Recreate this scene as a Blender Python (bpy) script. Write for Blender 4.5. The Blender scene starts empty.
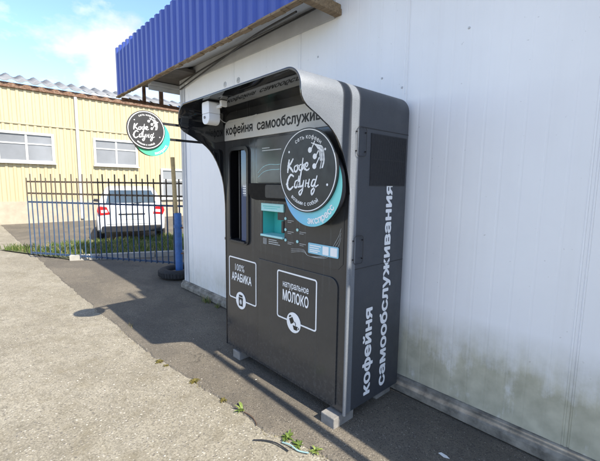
import bpy, bmesh, math, random
from mathutils import Vector, Matrix, noise as mnoise
from mathutils.geometry import delaunay_2d_cdt
random.seed(7)
scene = bpy.context.scene
COL = scene.collection
R = math.radians
PI = math.pi

# ---------------------------------------------------------------- materials
class NM:
    """small wrapper that builds one procedural material"""
    def __init__(s, name):
        s.m = bpy.data.materials.new(name); s.m.use_nodes = True
        s.t = s.m.node_tree; s.n = s.t.nodes
        s.b = s.n['Principled BSDF']; s.out = s.n['Material Output']
        s.co = s.n.new('ShaderNodeTexCoord').outputs['Object']
    def link(s, a, b): s.t.links.new(a, b)
    def mapping(s, scale=(1, 1, 1), loc=(0, 0, 0)):
        k = s.n.new('ShaderNodeMapping'); k.inputs['Scale'].default_value = scale; k.inputs['Location'].default_value = loc
        s.link(s.co, k.inputs['Vector']); return k.outputs[0]
    def noise(s, scale, detail=4, rough=.55, vec=None):
        k = s.n.new('ShaderNodeTexNoise'); k.inputs['Scale'].default_value = scale
        k.inputs['Detail'].default_value = detail; k.inputs['Roughness'].default_value = rough
        s.link(vec if vec is not None else s.co, k.inputs['Vector']); return k.outputs['Fac']
    def voro(s, scale, out='Distance', feature='F1', vec=None, rnd=1):
        k = s.n.new('ShaderNodeTexVoronoi'); k.feature = feature; k.inputs['Scale'].default_value = scale
        k.inputs['Randomness'].default_value = rnd
        s.link(vec if vec is not None else s.co, k.inputs['Vector']); return k.outputs[out]
    def ramp(s, fac, stops):
        k = s.n.new('ShaderNodeValToRGB'); e = k.color_ramp.elements
        while len(e) < len(stops): e.new(.5)
        for q, (p, c) in zip(e, stops):
            q.position = p
            q.color = (c, c, c, 1) if isinstance(c, (int, float)) else (*c, 1)
        s.link(fac, k.inputs[0]); return k.outputs[0]
    def mix(s, fac, a, b, mode='MIX'):
        k = s.n.new('ShaderNodeMix'); k.data_type = 'RGBA'; k.blend_type = mode
        for v, i in ((fac, 0), (a, 6), (b, 7)):
            if hasattr(v, 'links'): s.link(v, k.inputs[i])
            elif i == 0: k.inputs[0].default_value = v
            else: k.inputs[i].default_value = (*v, 1) if not isinstance(v, (int, float)) else (v, v, v, 1)
        return k.outputs[2]
    def math(s, op, a, b=0, c=None):
        k = s.n.new('ShaderNodeMath'); k.operation = op
        for v, i in ((a, 0), (b, 1), (c, 2)):
            if v is None: continue
            if hasattr(v, 'links'): s.link(v, k.inputs[i])
            else: k.inputs[i].default_value = v
        return k.outputs[0]
    def axis(s, i):
        k = s.n.new('ShaderNodeSeparateXYZ'); s.link(s.co, k.inputs[0]); return k.outputs[i]
    def set(s, col=None, rough=None, metal=None, spec=None, coat=None):
        for v, nm in ((col, 'Base Color'), (rough, 'Roughness'), (metal, 'Metallic'), (spec, 'Specular IOR Level'), (coat, 'Coat Weight')):
            if v is None: continue
            i = s.b.inputs[nm]
            if hasattr(v, 'links'): s.link(v, i)
            elif nm == 'Base Color': i.default_value = (*v, 1)
            else: i.default_value = v
    def bump(s, h, strength=.3, dist=.01):
        k = s.n.new('ShaderNodeBump'); k.inputs['Strength'].default_value = strength; k.inputs['Distance'].default_value = dist
        s.link(h, k.inputs['Height']); s.link(k.outputs[0], s.b.inputs['Normal'])

def simple(name, col, rough=.5, metal=0, var=.12, nscale=8, bump=0, bscale=60, coat=0):
    m = NM(name)
    a = tuple(c * (1 - var) for c in col); b = tuple(min(1, c * (1 + var)) for c in col)
    f = m.noise(nscale, 5, .6)
    m.set(m.ramp(f, [(.3, a), (.7, b)]), m.ramp(m.noise(nscale * 2.3, 4), [(.3, max(.02, rough - .06)), (.7, min(1, rough + .06))]), metal, coat=coat)
    if bump: m.bump(m.noise(bscale, 3), bump, .004)
    return m.m

def asphalt_mat():
    m = NM('asphalt')
    base = m.ramp(m.noise(1.1, 6, .65), [(.25, (.118, .102, .08)), (.55, (.155, .135, .105)), (.8, (.2, .176, .139))])
    fine = m.mix(.7, base, m.ramp(m.noise(190, 2, .7), [(.3, .42), (.7, 1.5)]), 'MULTIPLY')
    cell = m.voro(85, 'Color')
    sp = m.math('MULTIPLY', m.ramp(cell, [(.75, 0), (.84, 1)]), m.ramp(m.voro(85), [(.2, 1), (.38, 0)]))
    c = m.mix(m.math('MULTIPLY', sp, .62), fine, (.46, .43, .37))
    cell2 = m.voro(140, 'Color')
    c = m.mix(m.math('MULTIPLY', m.ramp(cell2, [(.2, 1), (.3, 0)]), .6), c, (.045, .042, .038))
    # pale dusty wear and darker damp patches with outlines of their own
    damp = m.ramp(m.noise(.9, 5, .6, m.mapping((1, 1.6, 1), (3.1, 1.7, 0))), [(.47, 0), (.53, 1)])
    c = m.mix(m.math('MULTIPLY', damp, .32), c, (.07, .064, .056))
    c = m.mix(m.math('MULTIPLY', m.ramp(m.noise(16, 5, .7), [(.58, 0), (.7, 1)]), .22), c, (.27, .24, .195))
    wv = m.n.new('ShaderNodeVectorMath'); wv.operation = 'ADD'; nn = m.n.new('ShaderNodeTexNoise'); nn.inputs['Scale'].default_value = 5; nn.inputs['Detail'].default_value = 5
    sc = m.n.new('ShaderNodeVectorMath'); sc.operation = 'SCALE'; sc.inputs['Scale'].default_value = .22; m.link(m.co, nn.inputs['Vector']); m.link(nn.outputs['Color'], sc.inputs[0]); m.link(m.co, wv.inputs[0]); m.link(sc.outputs[0], wv.inputs[1])
    crk = m.ramp(m.voro(1.1, 'Distance', 'DISTANCE_TO_EDGE', wv.outputs[0]), [(.001, 1), (.005, 0)])
    crk = m.math('MULTIPLY', crk, m.ramp(m.noise(1.3, 2, .5, m.mapping((1, 1, 1), (7, 2, 0))), [(.58, 0), (.66, .55)]))
    c = m.mix(crk, c, (.03, .026, .02))
    m.set(c, .93, spec=.25)
    h = m.math('ADD', m.math('MULTIPLY', m.voro(85), .8), m.noise(150, 3))
    m.bump(m.math('SUBTRACT', h, m.math('MULTIPLY', crk, 2)), .55, .006); return m.m

def concrete_mat():
    m = NM('old_concrete')
    base = m.ramp(m.noise(1.6, 6, .65), [(.25, (.2, .178, .135)), (.5, (.265, .24, .186)), (.75, (.33, .302, .24))])
    fine = m.mix(.8, base, m.ramp(m.noise(75, 4, .72), [(.3, .48), (.7, 1.4)]), 'MULTIPLY')
    col = m.voro(48, 'Color'); d = m.voro(48)
    fine = m.mix(.75, fine, m.ramp(m.noise(11, 7, .72), [(.3, .66), (.5, 1.0), (.7, 1.22)]), 'MULTIPLY')
    peb = m.math('MULTIPLY', m.ramp(col, [(.5, 0), (.56, 1)]), m.ramp(d, [(.26, 1), (.44, 0)]))
    tone = m.ramp(m.noise(33, 1), [(.34, (.12, .11, .1)), (.45, (.24, .22, .185)), (.55, (.4, .365, .3)), (.66, (.5, .47, .4))])
    c = m.mix(m.math('MULTIPLY', peb, .8), fine, tone)
    col2 = m.voro(105, 'Color')
    c = m.mix(m.math('MULTIPLY', m.ramp(col2, [(.2, 1), (.29, 0)]), .55), c, (.13, .115, .085))
    c = m.mix(m.math('MULTIPLY', m.ramp(m.noise(5, 6, .7), [(.5, 0), (.7, 1)]), .5), c, (.17, .145, .095))
    c = m.mix(m.math('MULTIPLY', m.ramp(m.noise(24, 5, .75), [(.56, 0), (.68, 1)]), .55), c, (.12, .105, .078))
    m.set(c, .95, spec=.2)
    h = m.math('ADD', m.math('MULTIPLY', m.ramp(d, [(0, 1), (.5, 0)]), peb), m.math('MULTIPLY', m.noise(60, 5, .7), 1.2))
    m.bump(h, .6, .008); return m.m

def wall_mat():
    m = NM('white_panel')
    z = m.axis(2); x = m.axis(0)
    low = m.ramp(m.math('DIVIDE', z, 1.0), [(.1, 1), (.3, .9), (.5, .45), (.74, 0)])
    streak = m.ramp(m.noise(1, 5, .65, m.mapping((26, 1, 1.4))), [(.3, 0), (.7, 1)])
    blot = m.ramp(m.noise(3.2, 6, .7, m.mapping((1.2, 1, .9))), [(.3, .15), (.7, 1)])
    right = m.ramp(m.math('DIVIDE', m.math('ADD', x, 3.8), 4.2), [(.1, .5), (.75, .75), (.88, 1.9)])
    st = m.math('MULTIPLY', m.math('MULTIPLY', low, m.math('ADD', m.math('MULTIPLY', streak, .28), m.math('MULTIPLY', blot, .78))), right)
    base = m.ramp(m.noise(1.3, 5, .6), [(.3, (.8, .8, .805)), (.7, (.86, .86, .86))])
    hi = m.math('MULTIPLY', m.ramp(m.noise(1, 4, .6, m.mapping((12, 1, .35), (5, 0, 2))), [(.5, 0), (.75, 1)]), .09)
    base = m.mix(hi, base, (.55, .53, .49))
    c = m.mix(m.math('MINIMUM', st, .8), base, m.ramp(m.noise(9, 4), [(.3, (.25, .235, .125)), (.7, (.46, .435, .29))]))
    spots = m.ramp(m.noise(36, 2, .5), [(.73, 0), (.77, 1)])
    c = m.mix(m.math('MULTIPLY', spots, .35), c, (.25, .23, .2))
    m.set(c, .42); m.bump(m.noise(4, 3, .5, m.mapping((1, 1, .5))), .12, .01); return m.m

def gloss_dark(name, col, rough, spec=.55):
    m = NM(name)
    dust = m.ramp(m.noise(5, 6, .7), [(.4, 0), (.75, 1)])
    z = m.axis(2)
    spl = m.math('MULTIPLY', m.ramp(z, [(.1, 1), (.55, 0)]), m.ramp(m.noise(38, 6, .75), [(.47, 0), (.62, 1)]))
    drip = m.math('MULTIPLY', m.ramp(m.noise(1, 5, .6, m.mapping((34, 34, 1.1))), [(.55, 0), (.75, 1)]), .3)
    c0 = m.mix(m.math('ADD', m.math('MULTIPLY', spl, .28), m.math('MULTIPLY', drip, .2)), col, (.115, .112, .105))
    c = m.mix(m.math('MULTIPLY', dust, .22), c0, tuple(min(1, v * 1.5 + .012) for v in col))
    m.set(c, m.math('ADD', m.ramp(m.noise(7, 5, .65), [(.3, rough * .7), (.7, rough * 1.6)]), m.math('ADD', m.math('MULTIPLY', spl, .25), drip if rough > .1 else 0)), spec=spec)
    m.bump(m.noise(2.2, 2), .035, .02); return m.m

def shell_mat():
    m = NM('dark_hammered_paint')
    f = m.noise(160, 2, .6)
    c = m.ramp(f, [(.3, (.042, .047, .056)), (.7, (.058, .064, .075))])
    c = m.mix(m.math('MULTIPLY', m.ramp(m.noise(6, 6, .7), [(.45, 0), (.75, 1)]), .25), c, (.06, .06, .062))
    m.set(c, m.ramp(m.noise(9, 4), [(.3, .42), (.7, .56)]), 0, spec=.35)
    m.bump(f, .22, .0015); return m.m

def sunlit_silver_mat():
    m = NM('sunlit_hammered_paint')  # sunlight on the dark kiosk paint, put into a silver colour
    f = m.noise(150, 2, .6)
    c = m.ramp(f, [(.3, (.128, .141, .16)), (.7, (.18, .198, .222))])
    c = m.mix(m.math('MULTIPLY', m.ramp(m.noise(7, 6, .7), [(.4, 0), (.75, 1)]), .3), c, (.23, .245, .262))
    m.set(c, .5, .15); m.bump(f, .25, .0015); return m.m

def teal_grad(name, axis, c0, c1, lo, hi):
    m = NM(name)
    t = m.math('DIVIDE', m.math('SUBTRACT', m.axis(axis), lo), hi - lo)
    m.set(m.ramp(t, [(0, c0), (1, c1)]), .35); return m.m

def fence_mat():
    m = NM('fence_paint')
    z = m.math('ADD', m.axis(2), m.math('MULTIPLY', m.noise(6, 4), .25))
    f = m.ramp(m.math('DIVIDE', z, 2), [(.66, 0), (.72, 1)])
    c = m.mix(f, (.026, .058, .115), (.075, .057, .04))
    c = m.mix(m.math('MULTIPLY', m.ramp(m.noise(18, 5, .7), [(.55, 0), (.66, 1)]), .6), c, (.13, .075, .04))
    m.set(c, .6); return m.m

def blue_mat():
    m = NM('blue_cladding')
    c = m.ramp(m.noise(.8, 5, .6, m.mapping((3, 1, .8))), [(.3, (.036, .068, .31)), (.7, (.05, .09, .38))])
    c = m.mix(m.math('MULTIPLY', m.ramp(m.noise(1, 5, .65, m.mapping((40, 1, 2))), [(.5, 0), (.75, 1)]), .18), c, (.14, .17, .33))
    m.set(c, .38); return m.m

def rust_mat():
    m = NM('rusty_steel')
    c = m.ramp(m.noise(14, 6, .7), [(.3, (.07, .04, .028)), (.5, (.15, .08, .045)), (.7, (.26, .2, .15))])
    m.set(c, .85); m.bump(m.noise(40, 4), .3, .004); return m.m

def yellow_mat():
    m = NM('yellow_siding')
    c = m.ramp(m.noise(.5, 5, .6, m.mapping((1, 3, .5))), [(.3, (.41, .345, .2)), (.7, (.46, .39, .24))])
    st = m.math('MULTIPLY', m.ramp(m.noise(1, 5, .65, m.mapping((1, 7, .25))), [(.45, 0), (.7, 1)]), .4)
    c = m.mix(st, c, (.34, .29, .18))
    m.set(c, .6); return m.m

def wood_mat(name, a, b):
    m = NM(name)
    c = m.ramp(m.noise(3, 6, .7, m.mapping((2, 22, 22))), [(.3, a), (.7, b)])
    m.set(c, .85); m.bump(m.noise(5, 5, .7, m.mapping((2, 22, 22))), .4, .005); return m.m

M = {}
M['asphalt'] = asphalt_mat(); M['concrete'] = concrete_mat(); M['wall'] = wall_mat()
M['front'] = gloss_dark('glossy_grey_panel', (.033, .035, .038), .12)
M['door'] = gloss_dark('satin_grey_door', (.037, .039, .041), .14)
M['black'] = gloss_dark('gloss_black_panel', (.012, .012, .014), .1)
M['liner'] = gloss_dark('gloss_black_hood_lining', (.01, .011, .014), .045, .85)
M['shell'] = shell_mat(); M['sunlit_silver'] = sunlit_silver_mat()
M['band'] = simple('silver_sticker', (.6, .595, .58), .4, 0, .05, 5)
M['white_print'] = simple('white_print', (.8, .81, .82), .5, 0, .03, 20)
M['grey_print'] = simple('grey_print', (.42, .44, .45), .5, 0, .2, 40)
M['black_print'] = simple('black_print', (.012, .012, .012), .5, 0, .03, 20)
M['plastic_white'] = simple('white_plastic', (.78, .79, .8), .35, 0, .03, 12)
M['plastic_black'] = simple('black_plastic', (.018, .018, .02), .45, 0, .1, 20)
M['disc_black'] = simple('black_sign_face', (.012, .012, .013), .38, 0, .08, 9)
M['teal'] = simple('teal_plastic', (.07, .5, .46), .4, 0, .06, 6)
M['teal_pale'] = simple('pale_teal_sticker', (.36, .66, .68), .4, 0, .05, 12)
M['blue_pale'] = simple('pale_blue_sticker', (.25, .52, .66), .4, 0, .05, 12)
M['matt'] = simple('matt_black', (.004, .004, .005), .55, 0, .1, 20); M['matt'].node_tree.nodes['Principled BSDF'].inputs['Specular IOR Level'].default_value = .12
M['navy'] = gloss_dark('navy_glass', (.025, .055, .13), .05)
M['mesh'] = simple('black_mesh', (.014, .015, .018), .6, 0, .1, 30)
M['steel'] = simple('dull_steel', (.1, .1, .105), .4, .8, .1, 30)
M['block'] = simple('concrete_block', (.21, .2, .185), .95, 0, .25, 14, .6, 90)
M['sill'] = simple('stained_sill', (.2, .185, .155), .9, 0, .6, 11, .5, 40)
M['trim'] = simple('grey_flashing', (.5, .51, .52), .45, 0, .12, 4)
M['soffit'] = simple('grey_soffit', (.42, .43, .44), .6, 0, .12, 5)
M['deck'] = simple('dark_deck', (.1, .09, .08), .9, 0, .25, 6)
M['blue'] = blue_mat(); M['rust'] = rust_mat(); M['yellow'] = yellow_mat(); M['fence'] = fence_mat()
M['timber'] = wood_mat('weathered_timber', (.12, .08, .045), (.33, .24, .14))
M['cable'] = simple('black_cable', (.015, .015, .016), .5)
M['slate'] = simple('grey_slate_sheet', (.19, .195, .2), .9, 0, .25, 2)
M['win_white'] = simple('white_frame', (.5, .5, .48), .5, 0, .06, 5)
M['curtain'] = simple('white_curtain', (.2, .21, .22), .08, 0, .25, .5)
M['plinth'] = simple('beige_plinth', (.36, .31, .23), .9, 0, .15, 3)
M['rubber'] = simple('tyre_rubber', (.02, .02, .021), .85, 0, .25, 18, .4, 60)
M['earth'] = simple('dry_earth', (.16, .13, .1), .95, 0, .35, 20, .6, 50)
M['post_blue'] = simple('blue_post_paint', (.03, .115, .33), .5, 0, .25, 12)
M['post_beige'] = simple('ochre_post_paint', (.42, .31, .15), .7, 0, .2, 12)
M['curb'] = simple('kerb_concrete', (.34, .32, .28), .95, 0, .2, 6, .4, 40)
M['soil'] = simple('grass_soil', (.08, .085, .035), .95, 0, .4, 5)
M['car_white'] = simple('white_car_paint', (.76, .77, .78), .2, 0, .03, 3, coat=.6)
M['glass'] = simple('tinted_glass', (.05, .075, .1), .06, 0, .15, 1.5)
M['tail_red'] = simple('red_lens', (.5, .012, .015), .15, 0, .1, 20)
M['rim'] = simple('alloy', (.45, .45, .46), .35, .7, .08, 10)
M['scrap_white'] = simple('white_scrap', (.75, .74, .7), .8)
M['scrap_teal'] = simple('teal_scrap', (.24, .38, .38), .5)
M['twig'] = simple('twig_bark', (.09, .05, .03), .9, 0, .3, 60)

def leaf_mat(name, a, b):
    m = NM(name)
    c = m.ramp(m.noise(30, 3), [(.3, a), (.7, b)])
    m.set(c, .55)
    tr = m.n.new('ShaderNodeBsdfTranslucent'); m.link(c, tr.inputs['Color'])
    mx = m.n.new('ShaderNodeMixShader'); mx.inputs[0].default_value = .3
    m.link(m.b.outputs[0], mx.inputs[1]); m.link(tr.outputs[0], mx.inputs[2]); m.link(mx.outputs[0], m.out.inputs[0])
    return m.m
M['leaf'] = leaf_mat('weed_leaf', (.075, .13, .02), (.17, .24, .045))
M['leaf_pale'] = leaf_mat('pale_weed_leaf', (.16, .24, .05), (.3, .36, .09))
M['moss'] = leaf_mat('dry_moss', (.12, .105, .02), (.22, .18, .05))
M['grass'] = leaf_mat('grass_blade', (.06, .11, .02), (.14, .19, .04))
M['straw'] = leaf_mat('straw_blade', (.25, .21, .1), (.4, .34, .17))

# ---------------------------------------------------------------- mesh helpers
class MB:
    def __init__(s): s.v = []; s.f = []; s.mi = []
    def add(s, vs, fs, mi=0):
        o = len(s.v); s.v += [tuple(v) for v in vs]
        for f in fs: s.f.append(tuple(i + o for i in f)); s.mi.append(mi)
        return s
    def box(s, x0, x1, y0, y1, z0, z1, mi=0):
        vs = [(x, y, z) for z in (z0, z1) for y in (y0, y1) for x in (x0, x1)]
        return s.add(vs, [(0, 2, 3, 1), (4, 5, 7, 6), (0, 1, 5, 4), (2, 6, 7, 3), (0, 4, 6, 2), (1, 3, 7, 5)], mi)
    def bar(s, a, b, w, h=None, mi=0, up=(0, 0, 1)):
        a = Vector(a); b = Vector(b); d = (b - a).normalized(); up = Vector(up)
        if abs(d.dot(up)) > .98: up = Vector((1, 0, 0))
        u = d.cross(up).normalized(); v = u.cross(d); h = h or w
        vs = []
        for p in (a, b):
            for i, j in ((-1, -1), (1, -1), (1, 1), (-1, 1)): vs.append(p + u * (i * w / 2) + v * (j * h / 2))
        return s.add(vs, [(0, 1, 2, 3), (7, 6, 5, 4), (0, 4, 5, 1), (1, 5, 6, 2), (2, 6, 7, 3), (3, 7, 4, 0)], mi)
    def tube(s, pts, r, n=8, mi=0, closed=False):
        pts = [Vector(p) for p in pts]; rs = r if isinstance(r, (list, tuple)) else [r] * len(pts)
        rings = []; pu = None; N = len(pts)
        for i, p in enumerate(pts):
            if closed: d = pts[(i + 1) % N] - pts[i - 1]
            else: d = pts[min(i + 1, N - 1)] - pts[max(i - 1, 0)]
            d.normalize()
            if pu is None:
                pu = d.cross(Vector((0, 0, 1)))
                if pu.length < .05: pu = d.cross(Vector((1, 0, 0)))
            u = (pu - d * pu.dot(d)).normalized(); pu = u; v = d.cross(u)
            rings.append([p + u * math.cos(2 * PI * k / n) * rs[i] + v * math.sin(2 * PI * k / n) * rs[i] for k in range(n)])
        vs = [q for g in rings for q in g]; fs = []
        for i in range(N if closed else N - 1):
            a = i * n; b = ((i + 1) % N) * n
            for k in range(n): fs.append((a + k, a + (k + 1) % n, b + (k + 1) % n, b + k))
        if not closed: fs += [tuple(range(n))[::-1], tuple((N - 1) * n + k for k in range(n))]
        return s.add(vs, fs, mi)
    def prism(s, poly, o, U, V, W, mi=0):
        """2D polygon on plane o,U,V extruded along vector W (both ends capped)"""
        o = Vector(o); U = Vector(U); V = Vector(V); W = Vector(W); n = len(poly)
        a = [o + U * p[0] + V * p[1] for p in poly]; b = [p + W for p in a]
        return s.add(a + b, [tuple(range(n)), tuple(range(n, 2 * n))[::-1]] + [(i, i + n, (i + 1) % n + n, (i + 1) % n) for i in range(n)], mi)
    def flat(s, polys, o, U, V, mi=0):
        o = Vector(o); U = Vector(U); V = Vector(V)
        for p in polys: s.add([o + U * q[0] + V * q[1] for q in p], [tuple(range(len(p)))], mi)
        return s
    def ringband(s, outer, inner, o, U, V, W, mi=0):
        o = Vector(o); U = Vector(U); V = Vector(V); W = Vector(W); n = len(outer)
        A = [o + U * p[0] + V * p[1] for p in outer]; B = [o + U * p[0] + V * p[1] for p in inner]
        vs = A + B + [p + W for p in A] + [p + W for p in B]; fs = []
        for i in range(n):
            j = (i + 1) % n
            fs += [(i, j, n + j, n + i), (2 * n + j, 2 * n + i, 3 * n + i, 3 * n + j), (j, i, 2 * n + i, 2 * n + j), (n + i, n + j, 3 * n + j, 3 * n + i)]
        return s.add(vs, fs, mi)
    def lathe(s, prof, o, n=24, mi=0, axis=(0, 0, 1)):
        """profile of (radius, height) turned about an axis through o"""
        ax = Vector(axis).normalized(); u = ax.orthogonal().normalized(); v = ax.cross(u); o = Vector(o)
        vs = [o + ax * h + (u * math.cos(2 * PI * k / n) + v * math.sin(2 * PI * k / n)) * r for r, h in prof for k in range(n)]
        fs = []
        for i in range(len(prof) - 1):
            for k in range(n): fs.append((i * n + k, i * n + (k + 1) % n, (i + 1) * n + (k + 1) % n, (i + 1) * n + k))
        return s.add(vs, fs, mi)
    def build(s, name, mat, parent=None, smooth=False, bevel=0, solid=0, fix=True):
        me = bpy.data.meshes.new(name); me.from_pydata([tuple(v) for v in s.v], [], s.f)
        mats = mat if isinstance(mat, (list, tuple)) else [mat]
        for m in mats: me.materials.append(m)
        me.polygons.foreach_set('material_index', s.mi)
        if fix:
            bm = bmesh.new(); bm.from_mesh(me); bmesh.ops.recalc_face_normals(bm, faces=bm.faces); bm.to_mesh(me); bm.free()
        if smooth:
            me.polygons.foreach_set('use_smooth', [True] * len(me.polygons))
            try: me.set_sharp_from_angle(angle=R(38))
            except Exception: pass
        me.update()
        o = bpy.data.objects.new(name, me); COL.objects.link(o)
        if parent is not None: attach(o, parent)
        if solid:
            k = o.modifiers.new('solid', 'SOLIDIFY'); k.thickness = solid; k.offset = -1
        if bevel:
            k = o.modifiers.new('bevel', 'BEVEL'); k.width = bevel; k.segments = 2; k.limit_method = 'ANGLE'; k.angle_limit = R(40)
        return o

def root_loc(o):
    v = Vector(o.location)
    while o.parent: o = o.parent; v += o.location
    return v
def attach(o, parent):
    """parents o without moving it: meshes are written in place coordinates"""
    o.parent = parent; o.location = -root_loc(parent)
def tag(o, label=None, cat=None, group=None, kind=None):
    for k, v in (('label', label), ('category', cat), ('group', group), ('kind', kind)):
        if v: o[k] = v
    return o
def thing(name, loc, label, cat, group=None):
    o = bpy.data.objects.new(name, None); COL.objects.link(o); o.location = loc; o.empty_display_size = .1
    return tag(o, label, cat, group)

def circle(cx, cy, r, n=72): return [(cx + r * math.cos(2 * PI * k / n), cy + r * math.sin(2 * PI * k / n)) for k in range(n)]
def rrect(x0, x1, y0, y1, r, n=6):
    out = []
    for cx, cy, a in ((x1 - r, y1 - r, 0), (x0 + r, y1 - r, 90), (x0 + r, y0 + r, 180), (x1 - r, y0 + r, 270)):
        for k in range(n + 1): t = R(a + 90 * k / n); out.append((cx + r * math.cos(t), cy + r * math.sin(t)))
    return out

_tc = {}
BOLD = [(0, 0), (1, 0), (-1, 0), (0, 1), (0, -1), (.7, .7), (-.7, -.7), (.7, -.7), (-.7, .7)]
def fill_outline(co, edges):
    """fills glyph outlines by the non-zero winding rule (their contours may overlap)"""
    nxt = {}
    for a, b in edges: nxt.setdefault(a, []).append(b); nxt.setdefault(b, []).append(a)
    loops = []; seen = set()
    for a in sorted(nxt):
        if a in seen: continue
        lp = [a]; seen.add(a); cur = a + 1 if a + 1 in nxt[a] else nxt[a][0]
        while cur not in seen:
            lp.append(cur); seen.add(cur); c = [k for k in nxt[cur] if k not in seen]
            if not c: break
            cur = c[0]
        loops.append(lp)
    order = [i for l in loops for i in l]; idx = {v: k for k, v in enumerate(order)}
    P = [Vector(co[i]) for i in order]
    E = [(idx[l[k]], idx[l[(k + 1) % len(l)]]) for l in loops for k in range(len(l))]
    V, _, F, _, _, _ = delaunay_2d_cdt(P, E, [], 0, 1e-5)
    info = []
    for l in loops:
        pts = [co[i] for i in l]; info.append((min(p[0] for p in pts), max(p[0] for p in pts), min(p[1] for p in pts), max(p[1] for p in pts), pts))
    keep = []
    for f in F:
        cx = sum(V[i].x for i in f) / len(f); cy = sum(V[i].y for i in f) / len(f); w = 0
        for x0, x1, y0, y1, pts in info:
            if not (x0 < cx < x1 and y0 < cy < y1): continue
            for (ax, ay), (bx, by) in zip(pts, pts[1:] + pts[:1]):
                if (ay <= cy) != (by <= cy):
                    t = ax + (cy - ay) / (by - ay) * (bx - ax)
                    if t > cx: w += 1 if by > ay else -1
        if w: keep.append(tuple(f))
    return [(v.x, v.y) for v in V], keep
def text2d(body, bold=0.0, spacing=1.0):
    key = (body, bold, spacing)
    if key in _tc: return _tc[key]
    c = bpy.data.curves.new('lettering', 'FONT'); c.body = body; c.fill_mode = 'NONE'; c.resolution_u = 3; c.space_character = spacing
    o = bpy.data.objects.new('lettering', c); COL.objects.link(o)
    dg = bpy.context.evaluated_depsgraph_get(); me = bpy.data.meshes.new_from_object(o.evaluated_get(dg))
    vs, fs = fill_outline([(v.co.x, v.co.y) for v in me.vertices], [tuple(e.vertices) for e in me.edges])
    bpy.data.objects.remove(o); bpy.data.curves.remove(c); bpy.data.meshes.remove(me)
    _tc[key] = (vs, fs); return vs, fs
def put_text(mb, body, o, U, V, x0, x1, ybase, height, bold=.0, spacing=1.0, refheight=.73):
    """fits body between x0 and x1; height is the cap height"""
    vs, fs = text2d(body, bold, spacing)
    a = min(v[0] for v in vs); b = max(v[0] for v in vs)
    sx = (x1 - x0) / (b - a); sy = height / refheight
    o = Vector(o); U = Vector(U); V = Vector(V); Wn = U.cross(V).normalized()
    for q, (dx, dy) in enumerate(BOLD if bold else [(0, 0)]):
        mb.add([o + Wn * (q * .00004) + U * (x0 + (v[0] - a) * sx + dx * bold * sx) + V * (ybase + v[1] * sy + dy * bold * sy) for v in vs], fs)
def arc_text(mb, body, o, U, V, cx, cy, r, mid, size, inside=False, bold=.0, track=.12):
    """text along a circle; mid = angle of its middle; inside=True reads along the lower arc"""
    o = Vector(o); U = Vector(U); V = Vector(V)
    items = []; tot = 0
    for ch in body:
        if ch == ' ': items.append((None, .32)); tot += .32; continue
        vs, fs = text2d(ch, bold); w = max(v[0] for v in vs) - min(v[0] for v in vs)
        items.append(((vs, fs), w + track)); tot += w + track
    k = size / .73; a = mid + (tot * k / 2 / r) * (-1 if inside else 1)
    for it, w in items:
        da = w * k / r; m = a + da / 2 * (1 if inside else -1)
        if it:
            vs, fs = it; lo = min(v[0] for v in vs); hw = (w - track) / 2
            Wn = U.cross(V).normalized()
            for bq, (bx, by) in enumerate(BOLD if bold else [(0, 0)]):
              out = []
              for v in vs:
                u = (v[0] - lo - hw + bx * bold) * k; h = (v[1] + by * bold) * k
                if inside:
                    rad = Vector((math.cos(m), math.sin(m))); tan = Vector((-math.sin(m), math.cos(m))); p = rad * (r - h) + tan * u
                else:
                    rad = Vector((math.cos(m), math.sin(m))); tan = Vector((math.sin(m), -math.cos(m))); p = rad * (r + h) + tan * u
                out.append(o + Wn * (bq * .00004) + U * (cx + p.x) + V * (cy + p.y))
              mb.add(out, fs)
        a += da * (1 if inside else -1)
def crom(pts, n=8):
    P = [Vector(p) for p in pts]; P = [P[0] * 2 - P[1]] + P + [P[-1] * 2 - P[-2]]; out = []
    for i in range(1, len(P) - 2):
        for k in range(n):
            t = k / n; a, b, c, d = P[i - 1:i + 3]
            out.append(.5 * ((2 * b) + (c - a) * t + (2 * a - 5 * b + 4 * c - d) * t * t + (3 * b - a - 3 * c + d) * t ** 3))
    return out + [P[-2]]
_lay = [0]
def stroke(mb, pts, w, o, U, V, k=1.0, cx=0, cy=0, smooth=True, taper=True):
    """brush stroke as a ribbon"""
    o = Vector(o); U = Vector(U); V = Vector(V); Wn = U.cross(V).normalized() * (.00012 * (_lay[0] % 7)); _lay[0] += 1
    p = crom(pts) if smooth and len(pts) > 2 else [Vector(q) for q in pts]
    L = []; Rr = []; n = len(p)
    for i in range(n):
        d = (p[min(i + 1, n - 1)] - p[max(i - 1, 0)]); d.normalize(); nrm = Vector((-d.y, d.x))
        t = i / max(1, n - 1); ww = w * ((.55 + .45 * math.sin(PI * min(1, max(0, t * .94 + .03)))) if taper else 1) * (1 + .12 * math.sin(i * 1.7))
        L.append(p[i] + nrm * ww / 2); Rr.append(p[i] - nrm * ww / 2)
    vs = [o + Wn + U * (cx + q.x * k) + V * (cy + q.y * k) for q in L + Rr]
    mb.add(vs, [(i, i + 1, n + i + 1, n + i) for i in range(n - 1)])

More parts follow.
